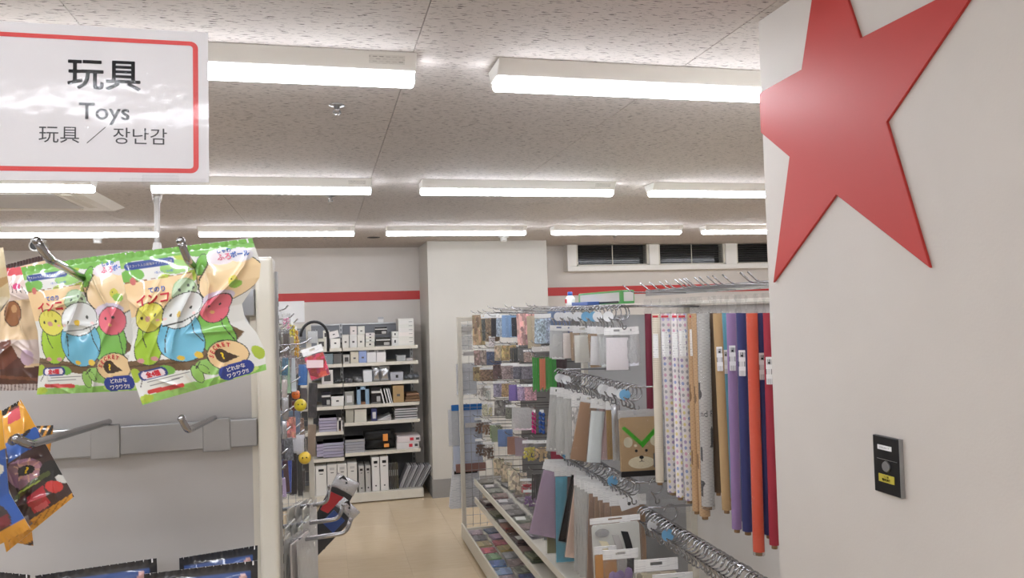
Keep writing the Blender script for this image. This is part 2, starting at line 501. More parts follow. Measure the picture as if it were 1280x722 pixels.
# square pillar against the back wall
struct(MB().box((1.05, 7.88, 0), (2.345, BACK, CEIL)).build('wall_pillar', 'pillar_paint', bevel=.006))
struct(MB().box((1.04, 7.87, 0), (2.355, 7.88, .19)).box((1.04, 7.88, 0), (1.05, BACK, .19)).build('baseboard_pillar', 'grey_skirting'))
struct(MB().box((-5, BACK - .01, 0), (1.04, BACK, .1)).build('baseboard_back', 'grey_skirting'))
struct(MB().box((-.49, BACK - .008, 2.062), (1.05, BACK, 2.16)).build('trim_1', 'red_trim'))
struct(MB().box((2.345, BACK - .008, 2.062), (6.3, BACK, 2.16)).build('trim_2', 'red_trim'))
struct(MB().box((-5, BACK - .008, 2.062), (-.492, BACK, 2.16)).build('trim_3', 'red_trim'))
# row of clerestory windows with dark blinds, in one projecting casing
cas = MB()
wx = [(2.87, 3.79), (3.91, 4.80), (4.95, 5.85)]
cas.box((2.76, 8.44, 2.34), (6.0, BACK, 2.398))
edges = [2.76, 2.87, 3.79, 3.91, 4.80, 4.95, 5.85, 6.0]
for k in range(0, 8, 2):
    cas.box((edges[k], 8.44, 2.398), (edges[k + 1], BACK, CEIL))
struct(cas.build('trim_4', 'fixture_white', bevel=.003))
for n, (a, b) in enumerate(wx):
    win = struct(MB().box((a, 8.575, 2.398), (b, 8.59, CEIL)).build('window_%d' % (n + 1), 'night_glass'))
    fr = MB()
    for lo, hi in (((a, 8.46, 2.398), (a + .025, 8.57, CEIL)), ((b - .025, 8.46, 2.398), (b, 8.57, CEIL)), ((a, 8.46, 2.398), (b, 8.57, 2.415))):
        fr.box(lo, hi)
    fr.build('window_frame', 'shelf_paint', win)
    sl = MB()
    for k in range(13):
        z = 2.425 + k * .0175
        sl.hexa([(a + .03, 8.475, z), (b - .03, 8.475, z), (b - .03, 8.492, z + .007), (a + .03, 8.492, z + .007),
                 (a + .03, 8.475, z + .0012), (b - .03, 8.475, z + .0012), (b - .03, 8.492, z + .0082), (a + .03, 8.492, z + .0082)])
    stuff(sl.build('blind_slats', 'blind_slat', win))
    MB().tube([((a + b) / 2, 8.472, 2.41), ((a + b) / 2, 8.472, CEIL)], .006).build('blind_cord', 'shelf_paint', win)

# ceiling light fittings
def make_light():
    L, B = .60, .603
    t = empty('ceiling_light')
    bd = MB()
    bd.hexa([(-B, -.045, -.045), (B, -.045, -.045), (B, .045, -.045), (-B, .045, -.045),
             (-B, -.078, 0), (B, -.078, 0), (B, .078, 0), (-B, .078, 0)])
    bd.build('housing', 'fixture_white', t, bevel=.002, seg=1)
    pr = [(-.036, -.045), (-.038, -.062), (-.026, -.074), (0, -.078), (.026, -.074), (.038, -.062), (.036, -.045)]
    d = MB().prism(pr, -L, L, lambda x, y, z: (y, x, z))
    d.build('diffuser', 'tube_glow', t, bevel=.004, seg=1)
    MB().hexa([(L - .13, -.0565, -.030), (L - .03, -.0565, -.030), (L - .03, -.055, -.030), (L - .13, -.055, -.030), (L - .13, -.0715, -.0095), (L - .03, -.0715, -.0095), (L - .03, -.070, -.0095), (L - .13, -.070, -.0095)]).build('rating_label', 'rating_print', t)
    return t
light0 = None
rows = [(2.245, [(-3.85, -2.62), (-2.42, -1.2), (-.95, .272), (.520, 1.74), (1.97, 3.19)]),
        (4.305, [(-3.82, -2.62), (-2.34, -1.14), (-.86, .266), (.548, 1.70), (1.95, 3.10), (3.36, 4.52), (4.78, 5.9)]),
        (6.56, [(-3.9, -2.70), (-2.40, -1.275), (-.965, .258), (.53, 1.755), (2.01, 3.26), (3.50, 4.72), (4.96, 6.1)]),
        (.15, [(-3.85, -2.62), (-2.42, -1.2), (-.95, .272), (2.3, 3.5), (3.7, 4.9)]),
        (-1.95, [(-3.85, -2.62), (-2.42, -1.2), (-.95, .272), (2.3, 3.5), (3.7, 4.9)])]
def copy_thing(root):
    r = root.copy(); COL.objects.link(r)
    for ch in list(root.children):
        c = ch.copy(); COL.objects.link(c); c.parent = r
        for g in list(ch.children):
            d = g.copy(); COL.objects.link(d); d.parent = c
    return r
proto = make_light(); used = False
rownames = ['first row overhead', 'second row', 'third row near the back wall', 'row above the viewer', 'row behind the viewer']
for ri, (y, segs) in enumerate(rows):
    for k, (a, b) in enumerate(segs):
        o = copy_thing(proto) if used else proto
        used = True
        o.location = ((a + b) / 2, y, CEIL - .0005)
        o.scale = ((b - a) / 1.2, 1, 1)
        tag(o, 'white linear ceiling light, %s, %s from the left' % (rownames[ri], ORD[k]), 'light', 'linear ceiling lights')
# small ceiling fittings
def sprinkler(x, y, label):
    t = tag(empty('sprinkler', (x, y, CEIL)), label, 'sprinkler', 'ceiling sprinklers')
    MB().lathe([(.028, 0), (.028, -.003), (.012, -.006), (.009, -.016), (.001, -.016)], 14).build('escutcheon', 'steel', t)
    MB().lathe([(.014, -.030), (.014, -.032), (.001, -.034)], 12).tube([(-.009, 0, -.02), (-.013, 0, -.03), (-.006, 0, -.036)], .003, 6).tube([(.009, 0, -.02), (.013, 0, -.03), (.006, 0, -.036)], .003, 6).build('deflector', 'steel', t)
sprinkler(.059, 2.756, 'small metal sprinkler head on the ceiling behind the first light row')
sprinkler(.053, 4.875, 'small metal sprinkler head on the ceiling behind the second light row')
sprinkler(.02, 7.32, 'tiny sprinkler head on the ceiling close to the back wall')
sprinkler(2.96, 7.46, 'tiny sprinkler head on the ceiling in front of the dark windows')
t = tag(empty('ceiling_speaker', (.479, 7.457, CEIL)), 'round black recessed ceiling speaker near the back wall', 'speaker')
MB().lathe([(.062, 0), (.06, -.004), (.055, -.004)], 24).build('rim', 'dark_slot', t)
MB().lathe([(.054, -.002), (.03, -.006), (.001, -.006)], 24).build('grille', 'black_matte', t)
def detector(x, y, label):
    t = tag(empty('smoke_detector', (x, y, CEIL)), label, 'smoke detector')
    MB().lathe([(.055, 0), (.055, -.012), (.04, -.018), (.001, -.018)], 20).build('base', 'white_plastic', t)
    MB().lathe([(.034, -.018), (.034, -.05), (.028, -.056), (.001, -.056)], 20).build('chamber', 'white_plastic', t)
    return t
detector(1.757, 7.40, 'white smoke detector on the ceiling in front of the pillar')
detector(-1.90, 7.28, 'white smoke detector on the ceiling far left behind the bird pouches')
t = tag(empty('security_camera', (-2.43, 7.5, CEIL)), 'white security camera with black lens on the ceiling at far left', 'camera')
MB().box((-.05, -.05, -.02), (.05, .05, 0)).build('mount', 'white_plastic', t, bevel=.004)
MB().lathe([(.05, -.09), (.052, 0), (.05, .1)], 16, 'Y', (0, 0, -.06)).build('housing', 'white_plastic', t)
MB().lathe([(.036, -.1), (.036, -.088)], 16, 'Y', (0, 0, -.06)).build('lens', 'black_plastic', t)
t = tag(empty('air_conditioner', (-1.72, 4.95, CEIL)), 'square ceiling air conditioner panel partly hidden behind the toys sign', 'air conditioner')
MB().hexa([(-.42, -.38, -.03), (.42, -.38, -.03), (.42, .42, -.03), (-.42, .42, -.03), (-.475, -.43, 0), (.475, -.43, 0), (.475, .475, 0), (-.475, .475, 0)]).build('panel', 'fixture_white', t, bevel=.004)
MB().box((-.28, -.28, -.034), (.28, .28, -.029)).build('intake_grille', 'panel_grey', t)
for a in range(4):
    b = MB().box((-.26, -.36, -.034), (.26, -.315, -.027)).build('louvre', 'shelf_paint', t)
    b.rotation_euler.z = a * math.pi / 2

# star on the right wall (a board, clipped at the wall's corner)
XW = 1.14
cy_, cz_, R_, rat = 1.498, 2.3195, .4495, .396
pts = []
for k in range(5):
    for rr, th in ((R_, 162 - 72 * k), (R_ * rat, 126 - 72 * k)):
        a = math.radians(th + .56)
        pts.append((cy_ - rr * math.cos(a), cz_ + rr * math.sin(a)))   # wall seen from the aisle: picture-left is +Y
def clip(poly, ymax):
    out = []
    for (a, b) in zip(poly, poly[1:] + poly[:1]):
        ina, inb = a[0] <= ymax, b[0] <= ymax
        if ina: out.append(a)
        if ina != inb:
            tt = (ymax - a[0]) / (b[0] - a[0]); out.append((ymax, a[1] + tt * (b[1] - a[1])))
    return out
poly = clip(pts, 1.7895)
st = MB().prism(poly, XW - .007, XW - .0002, lambda x, y, z: (y, x, z)).build('star_sign', 'star_red', None, bevel=.0012)
tag(st, 'large red five pointed star board on the right white wall', 'star')
# switch plate
pa, pb = at_x(1095, 542, XW), at_x(1098, 612, XW)
pc = at_x(1128, 547, XW)
sw_c = Vector((XW, (pa.y + pc.y) / 2, (pa.z + pb.z) / 2)); sw_h = (pa.z - pb.z); sw_w = abs(pa.y - pc.y)
t = tag(empty('wall_plate', sw_c), 'small black wall plate with white and yellow stickers on the right wall', 'wall plate')
MB().box((-.009, -sw_w / 2, -sw_h / 2), (-.0001, sw_w / 2, sw_h / 2)).build('cover', 'black_plastic', t, bevel=.0015)
def fy(u): return sw_w / 2 - u * sw_w          # u from picture-left
def fz(v): return sw_h / 2 - v * sw_h
MB().box((-.0105, fy(.72), fz(.235)), (-.0088, fy(.20), fz(.155))).build('white_sticker', 'paper_white', t)
MB().box((-.0105, fy(.78), fz(.80)), (-.0088, fy(.20), fz(.665))).build('yellow_sticker', 'yellow_sticker', t)
text_flat('さわらないで', sw_h * .035, (-.0107, fy(.46), fz(.195)), (0, -1, 0), (0, 0, 1), 'ink', t)
text_flat('入口側', sw_h * .04, (-.0107, fy(.49), fz(.70)), (0, -1, 0), (0, 0, 1), 'ink', t, bold=.02)
text_flat('電気消灯', sw_h * .05, (-.0107, fy(.49), fz(.755)), (0, -1, 0), (0, 0, 1), 'ink', t, bold=.03)
MB().lathe([(.010, -.0125), (.012, -.0088)], 16, 'X', (0, fy(.5), fz(.52))).build('button', 'steel', t)
MB().box((-.0098, fy(.9), fz(.405)), (-.0088, fy(.15), fz(.398))).build('flap_edge', 'steel', t)
MB().box((-.0095, -sw_w / 2 - .0012, -sw_h / 2), (-.0001, -sw_w / 2 + .0004, sw_h / 2)).build('side_trim', 'steel', t)

# ------------------------------------------------------------------ left gondola: end cap facing the viewer, side running down the aisle
YB = 1.10
gl = tag(empty('display_gondola', (-.6, 3.7, 0)), 'cream steel gondola on the left whose end cap carries the toy pouches', 'shelving')
def gpart(mb, name, material, parent=gl, **k):
    o = mb.build(name, material, parent, **k)
    g = parent
    off = Vector((0, 0, 0))
    while g is not None:
        off += Vector(g.location); g = g.parent
    o.data.transform(Matrix.Translation(-off))
    return o
gpart(MB().box((-1.12, YB + .012, .12), (-.09, YB + .03, 1.925)), 'end_panel', 'panel_grey', bevel=.002)
gpart(MB().box((-.0995, YB + .004, .12), (-.0905, YB + .012, 1.925)), 'edge_strip', 'shelf_paint')
post = MB().box((-.0905, YB - .012, 0), (-.0668, YB + .045, 1.984))
gpart(post, 'end_post', 'post_cream', bevel=.005, seg=3)
gpart(MB().box((-1.12, YB + .004, 1.925), (-.0905, YB + .04, 1.94)), 'top_cap', 'shelf_paint', bevel=.003)
gpart(MB().box((-1.12, YB - .012, .0), (-.0905, YB + .05, .12)), 'kick_plate', 'shelf_paint')
gpart(MB().box((-.0668, YB + .02, 0), (-.0632, YB + .04, 1.965)), 'slotted_upright', 'steel')
sl = MB()
for k in range(60):
    sl.box((-.0640, YB + .0275, .5 + k * .024), (-.0628, YB + .0325, .512 + k * .024))
stuff(gpart(sl, 'slots', 'dark_slot'))
for z0, z1 in ((1.903, 1.941), (1.727, 1.765)):
    gpart(MB().box((-1.1, YB - .006, z0), (-.0915, YB + .002, z1)), 'hook_bar', 'steel', bevel=.002)
def peg(root, bend, tip, r=.0036, plate=True):
    """wall peg: from the bar to its bend, then up to the tip"""
    root, bend, tip = Vector(root), Vector(bend), Vector(tip)
    d1 = (bend - root).normalized(); d2 = (tip - bend).normalized()
    pts = [root]
    for k in range(5):
        s = k / 4
        a = bend - d1 * .012; b = bend + d2 * .012
        pts.append(a * (1 - s) ** 2 + bend * 2 * s * (1 - s) + b * s * s)
    pts.append(tip)
    mb = MB().tube(pts, r, 10).ball(tip, r * 1.12, 10)
    p = gpart(mb, 'peg_hook', 'chrome')
    return p
def peg_plate(x, z0, z1):
    gpart(MB().box((x - .0175, YB - .0095, z0 - .003), (x + .0175, YB - .004, z1 + .003)), 'peg_plate', 'steel', bevel=.0015)
U1h, U1b, U1t = at_y(114, 337, .93), at_y(60, 323, .80), at_y(46, 301, .795)
U2h, U2b, U2t = at_y(247, 329, .87), at_y(234, 324, .825), at_y(226, 301, .82)
peg((U1h.x, YB - .006, 1.925), U1b, U1t, .0040)
peg((U2h.x, YB - .006, 1.925), U2b, U2t, .0040)
L1b, L1t = at_y(36, 556, .73), at_y(21, 548, .722)
L2b, L2t = at_y(234, 538, .83), at_y(227, 523, .825)
peg(at_y(136, 527, YB - .006), L1b, L1t, .0040)
peg(at_y(268, 522, YB - .006), L2b, L2t, .0036)
peg_plate(at_y(132, 553, YB - .006).x, 1.727, 1.765)
peg_plate(at_y(271, 545, YB - .006).x, 1.727, 1.765)
peg_plate(U1h.x, 1.903, 1.941); peg_plate(U2h.x, 1.903, 1.941)
for px in (90, 170, 250):                       # pegs of the lowest bar, behind the navy pouches
    x = at_y(px, 700, 1.05).x
    peg((x, YB + .012, 1.54), (x, .93, 1.55), (x, .925, 1.566), .0034)
# body of the gondola behind the end cap
gpart(MB().box((-.62, 1.14, .1), (-.56, 6.28, 1.86)), 'back_panel', 'panel_grey')
gpart(MB().box((-.56, 1.15, 0), (-.125, 6.28, .14)), 'base_deck', 'shelf_paint')
for y in (2.4, 4.35):
    gpart(MB().box((-.565, y - .02, .1), (-.545, y + .02, 1.86)), 'upright', 'shelf_paint')
# wire end frame at the far end
fr = MB().box((-.145, 6.27, 0), (-.105, 6.31, 1.845)).box((-.6, 6.27, 1.81), (-.145, 6.31, 1.845)).box((-.62, 6.27, 0), (-.58, 6.31, 1.845))
ef = gpart(fr, 'end_frame', 'shelf_paint', bevel=.003)
nt_ = MB()
for k in range(9): nt_.tube([(-.58 + .055 * k, 6.29, .1), (-.58 + .055 * k, 6.29, 1.82)], .0025, 5)
for k in range(22): nt_.tube([(-.6, 6.29, .12 + k * .08), (-.13, 6.29, .12 + k * .08)], .0025, 5)
o = nt_.build('wire_net', 'steel', ef); o.data.transform(Matrix.Translation((.6, -3.7, 0))); stuff(o)
# white board standing above the far end
gpart(MB().box((-.50, 6.36, 1.86), (-.155, 6.372, 2.03)).tube([(-.33, 6.35, 1.70), (-.33, 6.35, 1.95)], .01).tube([(-.33, 6.30, 1.75), (-.33, 6.36, 1.75)], .008), 'header_board', 'paper_white')

# ------------------------------------------------------------------ toys sign on its clear stand
YS = 1.10
sg = tag(empty('shelf_sign', at_y(197, 300, YS)), 'white toys sign with red border on a clear plastic stand above the pouches', 'sign')
so = Vector(sg.location)
SX0, SX1, SZ0, SZ1 = -.446, -.1475, 2.086, 2.297
def spart(mb, name, material, **k):
    o = mb.build(name, material, sg, **k); o.data.transform(Matrix.Translation(-so)); return o
spart(MB().box((SX0, YS, SZ0), (SX1, YS + .001, SZ1)), 'sign_card', 'sign_card')
spart(MB().box((SX0 - .001, YS - .0022, SZ0 - .004), (SX1 + .0012, YS - .0010, SZ1 + .001)), 'clear_sleeve', 'acrylic')
def rrect(x0, x1, z0, z1, r, n=8):
    p = []
    for cx, cz, a0 in ((x1 - r, z1 - r, 0), (x0 + r, z1 - r, 90), (x0 + r, z0 + r, 180), (x1 - r, z0 + r, 270)):
        for k in range(n + 1):
            a = math.radians(a0 + 90 * k / n); p.append((cx + r * math.cos(a), cz + r * math.sin(a)))
    return p
ob = rrect(SX0 + .014, SX1 - .0128, SZ0 + .0122, SZ1 - .0145, .010); ib = rrect(SX0 + .0205, SX1 - .0195, SZ0 + .0185, SZ1 - .0205, .0045)
bm = bmesh.new()
va = [bm.verts.new((x, YS - .0004, z)) for x, z in ob]; vb = [bm.verts.new((x, YS - .0004, z)) for x, z in ib]
for k in range(len(va)):
    n = (k + 1) % len(va); bm.faces.new((va[k], va[n], vb[n], vb[k]))
mb = MB(); mb.bm.free(); mb.bm = bm
spart(mb, 'red_border', 'sign_red')
def stext(body, px, py, hpx, material, bold):
    c = at_y(px, py, YS - .0004); h = hpx / F_PX * YS * 1.02
    text_flat(body, h, c, (1, 0, 0), (0, 0, 1), material, sg, bold, origin=so)
stext('玩具', 129.5, 92, 35, 'ink', .016)
stext('Toys', 130.5, 142, 25, 'ink_grey', .014)
stext('玩具 ／ 장난감', 130.5, 169, 19.5, 'ink_grey', 0)
pz = lambda px, py: at_y(px, py, YS)
sg.rotation_euler.x = math.radians(-4.2); sg.location.y -= .012
cl = MB().box((pz(152, 224).x, YS - .004, SZ0 - .004), (pz(258, 224).x, YS + .006, SZ0 + .004))
cl.box((pz(180, 224).x, YS - .006, SZ0 - .006), (pz(225, 224).x, YS + .007, SZ0 + .008))
spart(cl, 'clamp', 'acrylic', bevel=.001)
xs = pz(198, 262).x
spart(MB().lathe([(.006, SZ0 - .006), (.0085, SZ0 - .008), (.0055, SZ0 - .026), (.004, SZ0 - .028)], 14, 'Z', (xs, YS + .001, 0)), 'joint', 'clear_film')
spart(MB().tube([(xs, YS + .001, SZ0 - .02), (xs, YS + .001, 1.992)], .0034, 10), 'stem', 'frosted_film')
spart(MB().lathe([(.0048, 2.004), (.0075, 1.985), (.0075, 1.94), (.001, 1.94)], 14, 'Z', (xs, YS + .001, 0)), 'stem_socket', 'white_plastic')

# ------------------------------------------------------------------ printed toy pouches
class Paint:
    """flat print on a pouch: colours sampled at the mesh points"""
    def __init__(s, X, Y, base):
        s.X, s.Y = X, Y
        s.C = np.empty(X.shape + (3,)); s.C[:] = lin(base)
    def _in(s, mask, col): s.C[mask] = lin(col)
    def ell(s, cx, cy, rx, ry, col, rot=0, out=None, ow=1.2):
        a = math.radians(rot); dx, dy = s.X - cx, s.Y - cy
        u, v = dx * math.cos(a) + dy * math.sin(a), -dx * math.sin(a) + dy * math.cos(a)
        if out: s._in((u / (rx + ow)) ** 2 + (v / (ry + ow)) ** 2 < 1, out)
        s._in((u / rx) ** 2 + (v / ry) ** 2 < 1, col)
    def poly(s, p, col):
        m = np.zeros(s.X.shape, bool)
        for (x0, y0), (x1, y1) in zip(p, p[1:] + p[:1]):
            if y0 == y1: continue
            c = ((y0 > s.Y) != (y1 > s.Y)) & (s.X < (x1 - x0) * (s.Y - y0) / (y1 - y0) + x0)
            m ^= c
        s._in(m, col)
    def line(s, p, wd, col):
        for (x0, y0), (x1, y1) in zip(p, p[1:]):
            L = max((x1 - x0) ** 2 + (y1 - y0) ** 2, 1e-9)
            t = np.clip(((s.X - x0) * (x1 - x0) + (s.Y - y0) * (y1 - y0)) / L, 0, 1)
            s._in((s.X - x0 - t * (x1 - x0)) ** 2 + (s.Y - y0 - t * (y1 - y0)) ** 2 < (wd / 2) ** 2, col)
def bilin(c, u, v):
    (ax, ay), (bx, by), (cx, cy), (dx, dy) = c            # TL TR BR BL
    return ((ax * (1 - u) + bx * u) * (1 - v) + (dx * (1 - u) + cx * u) * v,
            (ay * (1 - u) + by * u) * (1 - v) + (dy * (1 - u) + cy * u) * v)
RT, UPV, FW, EY = (np.array(v) for v in (RIGHT, UP, FWD, EYE))
def pouch(name, corners, Y0, paint_corners, paint, texts, n, bulge, ridges, label, cat, group=None, pl=None, pr=None, tilt=0.0):
    """flat printed pouch hanging about the plane y=Y0; corners are its outline; pl/pr: side profiles; tilt: metres the bottom swings out"""
    nu, nv = n
    pl = pl or [(0, 0), (1, 0)]; pr = pr or [(0, 0), (1, 0)]
    ph = sum(ord(c) for c in label)
    if bulge > .009:                                # extra sharp creases in the stiff film
        q = random.Random(ph); ridges = list(ridges)
        for _ in range(9):
            u0, v0, a, L = q.uniform(.05, .95), q.uniform(.1, .95), q.choice((.9, 1.2, 2.0, 2.4, .2)) + q.uniform(-.3, .3), q.uniform(.12, .4)
            ridges.append((u0, v0, u0 + L * math.cos(a), v0 + L * math.sin(a), q.uniform(.0006, .0018), .018))
    def surf(u, v, off=0.0):
        gx, gy = bilin(corners, u, v)
        gx = gx + (1 - u) * np.interp(v, *zip(*pl)) + u * np.interp(v, *zip(*pr))
        d = RT * ((gx - 640) / F_PX)[..., None] - UPV * ((gy - 361) / F_PX)[..., None] + FW
        P = EY + d * (Y0 / d[..., 1])[..., None]
        prof = np.clip((1 - np.abs(2 * u - 1) ** 2.5) * (1 - np.abs(2 * v - 1.08) ** 3), 0, 1)
        h = bulge * prof
        for (u0, v0, u1, v1, A, wd) in ridges:
            L = (u1 - u0) ** 2 + (v1 - v0) ** 2
            t = np.clip(((u - u0) * (u1 - u0) + (v - v0) * (v1 - v0)) / L, 0, 1)
            dd = np.sqrt((u - u0 - t * (u1 - u0)) ** 2 + (v - v0 - t * (v1 - v0)) ** 2)
            h = h + (1.4 * A * np.exp(-dd / wd) + (.0019 * np.exp(-dd / .014) if bulge > .009 else 0)) * (.25 + t * (1 - t) * 3)
        h = h + .0010 * np.sin(23 * u + 9 * v + ph) * np.sin(5 * u - 17 * v + ph) * prof + .0016 * np.sin(11 * u - 7 * v + ph) * prof
        h = h + .0005 * np.sin(90 * u) * ((v < .035) | (v > .965))
        P = P.copy(); P[..., 1] -= h + off + tilt * v
        return P
    u, v = np.meshgrid(np.linspace(0, 1, nu + 1), np.linspace(0, 1, nv + 1), indexing='ij')
    P = surf(u, v)
    pcx, pcy = bilin(paint_corners, u, v)
    cv = Paint(pcx, pcy, (228, 228, 222)); paint(cv)
    ctr = P.reshape(-1, 3).mean(0)
    # back side
    bu, bv = np.meshgrid(np.linspace(0, 1, 13), np.linspace(0, 1, 13), indexing='ij')
    gx = surf(bu, bv); flat = gx.copy()
    prof = np.clip((1 - np.abs(2 * bu - 1) ** 2.5) * (1 - np.abs(2 * bv - 1.08) ** 3), 0, 1)
    flat[..., 1] = Y0 - tilt * bv + bulge * .5 * prof + .0004
    V = np.concatenate([P.reshape(-1, 3), flat.reshape(-1, 3)]) - ctr
    idx = np.arange((nu + 1) * (nv + 1)).reshape(nu + 1, nv + 1)
    F1 = np.stack([idx[:-1, :-1], idx[:-1, 1:], idx[1:, 1:], idx[1:, :-1]], -1).reshape(-1, 4)
    ib = np.arange(169).reshape(13, 13) + (nu + 1) * (nv + 1)
    F2 = np.stack([ib[:-1, :-1], ib[1:, :-1], ib[1:, 1:], ib[:-1, 1:]], -1).reshape(-1, 4)
    me = bpy.data.meshes.new(name)
    me.from_pydata(V.tolist(), [], np.concatenate([F1, F2]).tolist())
    me.polygons.foreach_set('use_smooth', [True] * len(me.polygons))
    at = me.color_attributes.new('Col', 'FLOAT_COLOR', 'POINT')
    cc = np.ones((len(V), 4)); cc[:, :3] = .8; cc[:(nu + 1) * (nv + 1), :3] = cv.C.reshape(-1, 3)
    at.data.foreach_set('color', cc.ravel())
    root = put(name, me, 'printed_film', None, tuple(ctr))
    tag(root, label, cat, group)
    # lettering laid on the surface
    for body, tx, ty, hh, rot, material, bold in texts:
        co, fs = text2d(body, bold)
        k = hh / (co[:, 1].max() - co[:, 1].min()); a = math.radians(rot)
        qx = tx + k * (co[:, 0] * math.cos(a) - co[:, 1] * math.sin(a))
        qy = ty - k * (co[:, 0] * math.sin(a) + co[:, 1] * math.cos(a))
        uu, vv = np.full(len(co), .5), np.full(len(co), .5)
        for _ in range(8):
            x0, y0 = bilin(paint_corners, uu, vv)
            e = 1e-4
            xu, yu = bilin(paint_corners, uu + e, vv); xv, yv = bilin(paint_corners, uu, vv + e)
            a11, a21, a12, a22 = (xu - x0) / e, (yu - y0) / e, (xv - x0) / e, (yv - y0) / e
            det = a11 * a22 - a12 * a21; rx, ry = qx - x0, qy - y0
            uu = uu + (a22 * rx - a12 * ry) / det; vv = vv + (-a21 * rx + a11 * ry) / det
        TP = surf(np.clip(uu, 0, 1), np.clip(vv, 0, 1), .0007) - ctr
        me = bpy.data.meshes.new('lettering'); me.from_pydata(TP.tolist(), [], fs)
        put('lettering', me, material, root)
    return root
G1, G2, YG = (118, 184, 78), (150, 200, 105), (172, 196, 60)
OUT = (52, 56, 50)
def bird_paint(p):
    p.ell(165, 345, 16, 9, G1, -8); p.ell(150, 330, 16, 6, G2); p.ell(222, 333, 22, 9, G2, -10); p.ell(206, 348, 9, 5, YG, -10)
    p.ell(262, 330, 20, 10, YG, -20); p.ell(240, 345, 16, 7, YG, -15); p.ell(228, 320, 10, 5, YG)
    p.poly([(146, 317), (320, 297), (322, 309), (250, 316), (150, 329)], G1)
    p.ell(195, 322, 16, 5, G1, -7); p.ell(255, 314, 22, 6, G1, -8)
    # wooden title board
    p.poly([(150, 356), (240, 342), (246, 384), (214, 392), (152, 398)], (240, 208, 158))
    for k in range(8): p.line([(156 + k * 11, 354 - k * 1.7), (161 + k * 11, 353.3 - k * 1.7)], 1.6, (150, 98, 62))
    p.ell(166, 352, 4, 5, (206, 110, 104))
    p.ell(232, 364, 15, 15, (196, 220, 186), -30, (150, 190, 140))
    for a, b in ((226, 363), (236, 357), (238, 365), (231, 372), (243, 360)): p.ell(a, b, 1.7, 2, (92, 104, 96))
    # thought bubble
    p.ell(287, 346, 40, 31, (246, 218, 170), -8, OUT); p.ell(283, 372, 22, 9, (218, 206, 222), -10); p.ell(270, 334, 24, 6, (248, 226, 184), -10)
    p.ell(291, 350, 6, 6, (226, 218, 84)); p.ell(297, 355, 8, 5, (150, 200, 80)); p.ell(289, 349, .9, .9, OUT)
    p.ell(252, 331, 6, 14, G1, 18, OUT, .8); p.line([(262, 326), (249, 350), (250, 362)], 1.8, (70, 66, 50))
    p.ell(276, 322, 17, 9, (232, 222, 226), -8); p.ell(300, 318, 16, 9, (226, 224, 230), -8)
    # branch
    p.poly([(168, 452), (230, 448), (268, 436), (306, 404), (318, 414), (272, 452), (240, 462), (168, 466)], (112, 88, 60))
    p.line([(170, 459), (262, 449)], 2.2, (88, 66, 44)); p.line([(262, 446), (306, 410)], 2, (88, 66, 44))
    # pink bird
    p.ell(283, 413, 24, 29, (124, 190, 84), 16, OUT); p.ell(287, 385, 21, 17, (232, 112, 128), -20, OUT)
    p.ell(277, 383, 1.6, 1.8, OUT); p.ell(291, 380, 1.6, 1.8, OUT); p.line([(296, 398), (303, 425)], 1.3, OUT); p.ell(284, 390, 3, 2, (240, 190, 120))
    p.ell(292, 436, 5, 4, (226, 150, 160))
    # yellow bird
    p.ell(194, 425, 22, 31, (160, 200, 54), -6, OUT); p.ell(190, 397, 21, 18, (226, 220, 98), -5, OUT)
    for x in (180, 187, 194): p.line([(x, 382), (x - 1, 388)], 1.3, (190, 180, 60))
    p.ell(178, 398, 1.9, 2.2, OUT); p.ell(198, 394, 1.9, 2.2, OUT); p.ell(188, 399, 4.5, 3.6, (206, 150, 140)); p.ell(203, 400, 2.6, 1.8, (240, 180, 170))
    p.line([(180, 414), (184, 424), (192, 434)], 1.4, OUT)
    p.ell(187, 451, 4.5, 3, (214, 150, 150)); p.ell(205, 448, 4.5, 3, (214, 150, 150))
    # blue bird
    p.ell(238, 419, 31, 32, (112, 188, 216), -6, OUT); p.ell(236, 388, 28, 21, (226, 229, 226), -24, OUT)
    p.poly([(209, 402), (262, 386), (264, 394), (212, 408)], (226, 229, 226)); p.line([(211, 408), (240, 402), (264, 391)], 1.3, OUT)
    p.line([(219, 409), (218, 425), (219, 440)], 1.5, OUT); p.line([(252, 396), (258, 414), (267, 426)], 1.5, OUT)
    p.ell(221, 394, 2, 2.2, OUT); p.ell(248, 384, 2, 2.2, OUT); p.ell(234, 393, 3.4, 4, (232, 196, 60), -20)
    p.ell(213, 399, 3, 1.8, (245, 210, 205)); p.ell(256, 391, 3, 1.8, (245, 210, 205))
    p.ell(236, 447, 4.5, 3, (226, 190, 60)); p.ell(257, 443, 5, 4, (226, 190, 60))
    # lower panel
    p.poly([(168, 466), (240, 462), (262, 454), (276, 452), (336, 424), (340, 480), (170, 520)], (230, 231, 224))
    p.ell(176, 470, 7, 9, YG, 20); p.ell(216, 462, 10, 6, G1); p.ell(268, 458, 18, 10, G2); p.ell(290, 474, 30, 8, G2, -14); p.ell(325, 440, 7, 9, YG, -30); p.ell(240, 486, 30, 8, G2, -14)
    p.poly([(176, 498), (334, 454), (336, 466), (176, 510)], (140, 198, 92)); p.ell(214, 494, 30, 7, G2, -15); p.ell(300, 466, 26, 5, (196, 222, 120), -16); p.ell(184, 499, 10, 5, YG, -20)
    p.ell(251, 467, 6, 11, (150, 200, 100), -22, OUT, .9); p.ell(259, 461, 4, 7, (150, 200, 100), -50, OUT, .7); p.line([(256, 452), (250, 460)], 1.6, OUT)
    p.line([(184, 474), (180, 485)], 1.1, OUT)
    for x0, x1, y in ((184, 246, 478), (186, 238, 482)):
        p.line([(x0 + 6, y), (x1 - 4, y - (x1 - x0) * .22)], 1.0, (120, 122, 120))
    p.line([(190, 490), (231, 481)], 5.4, (206, 62, 60))
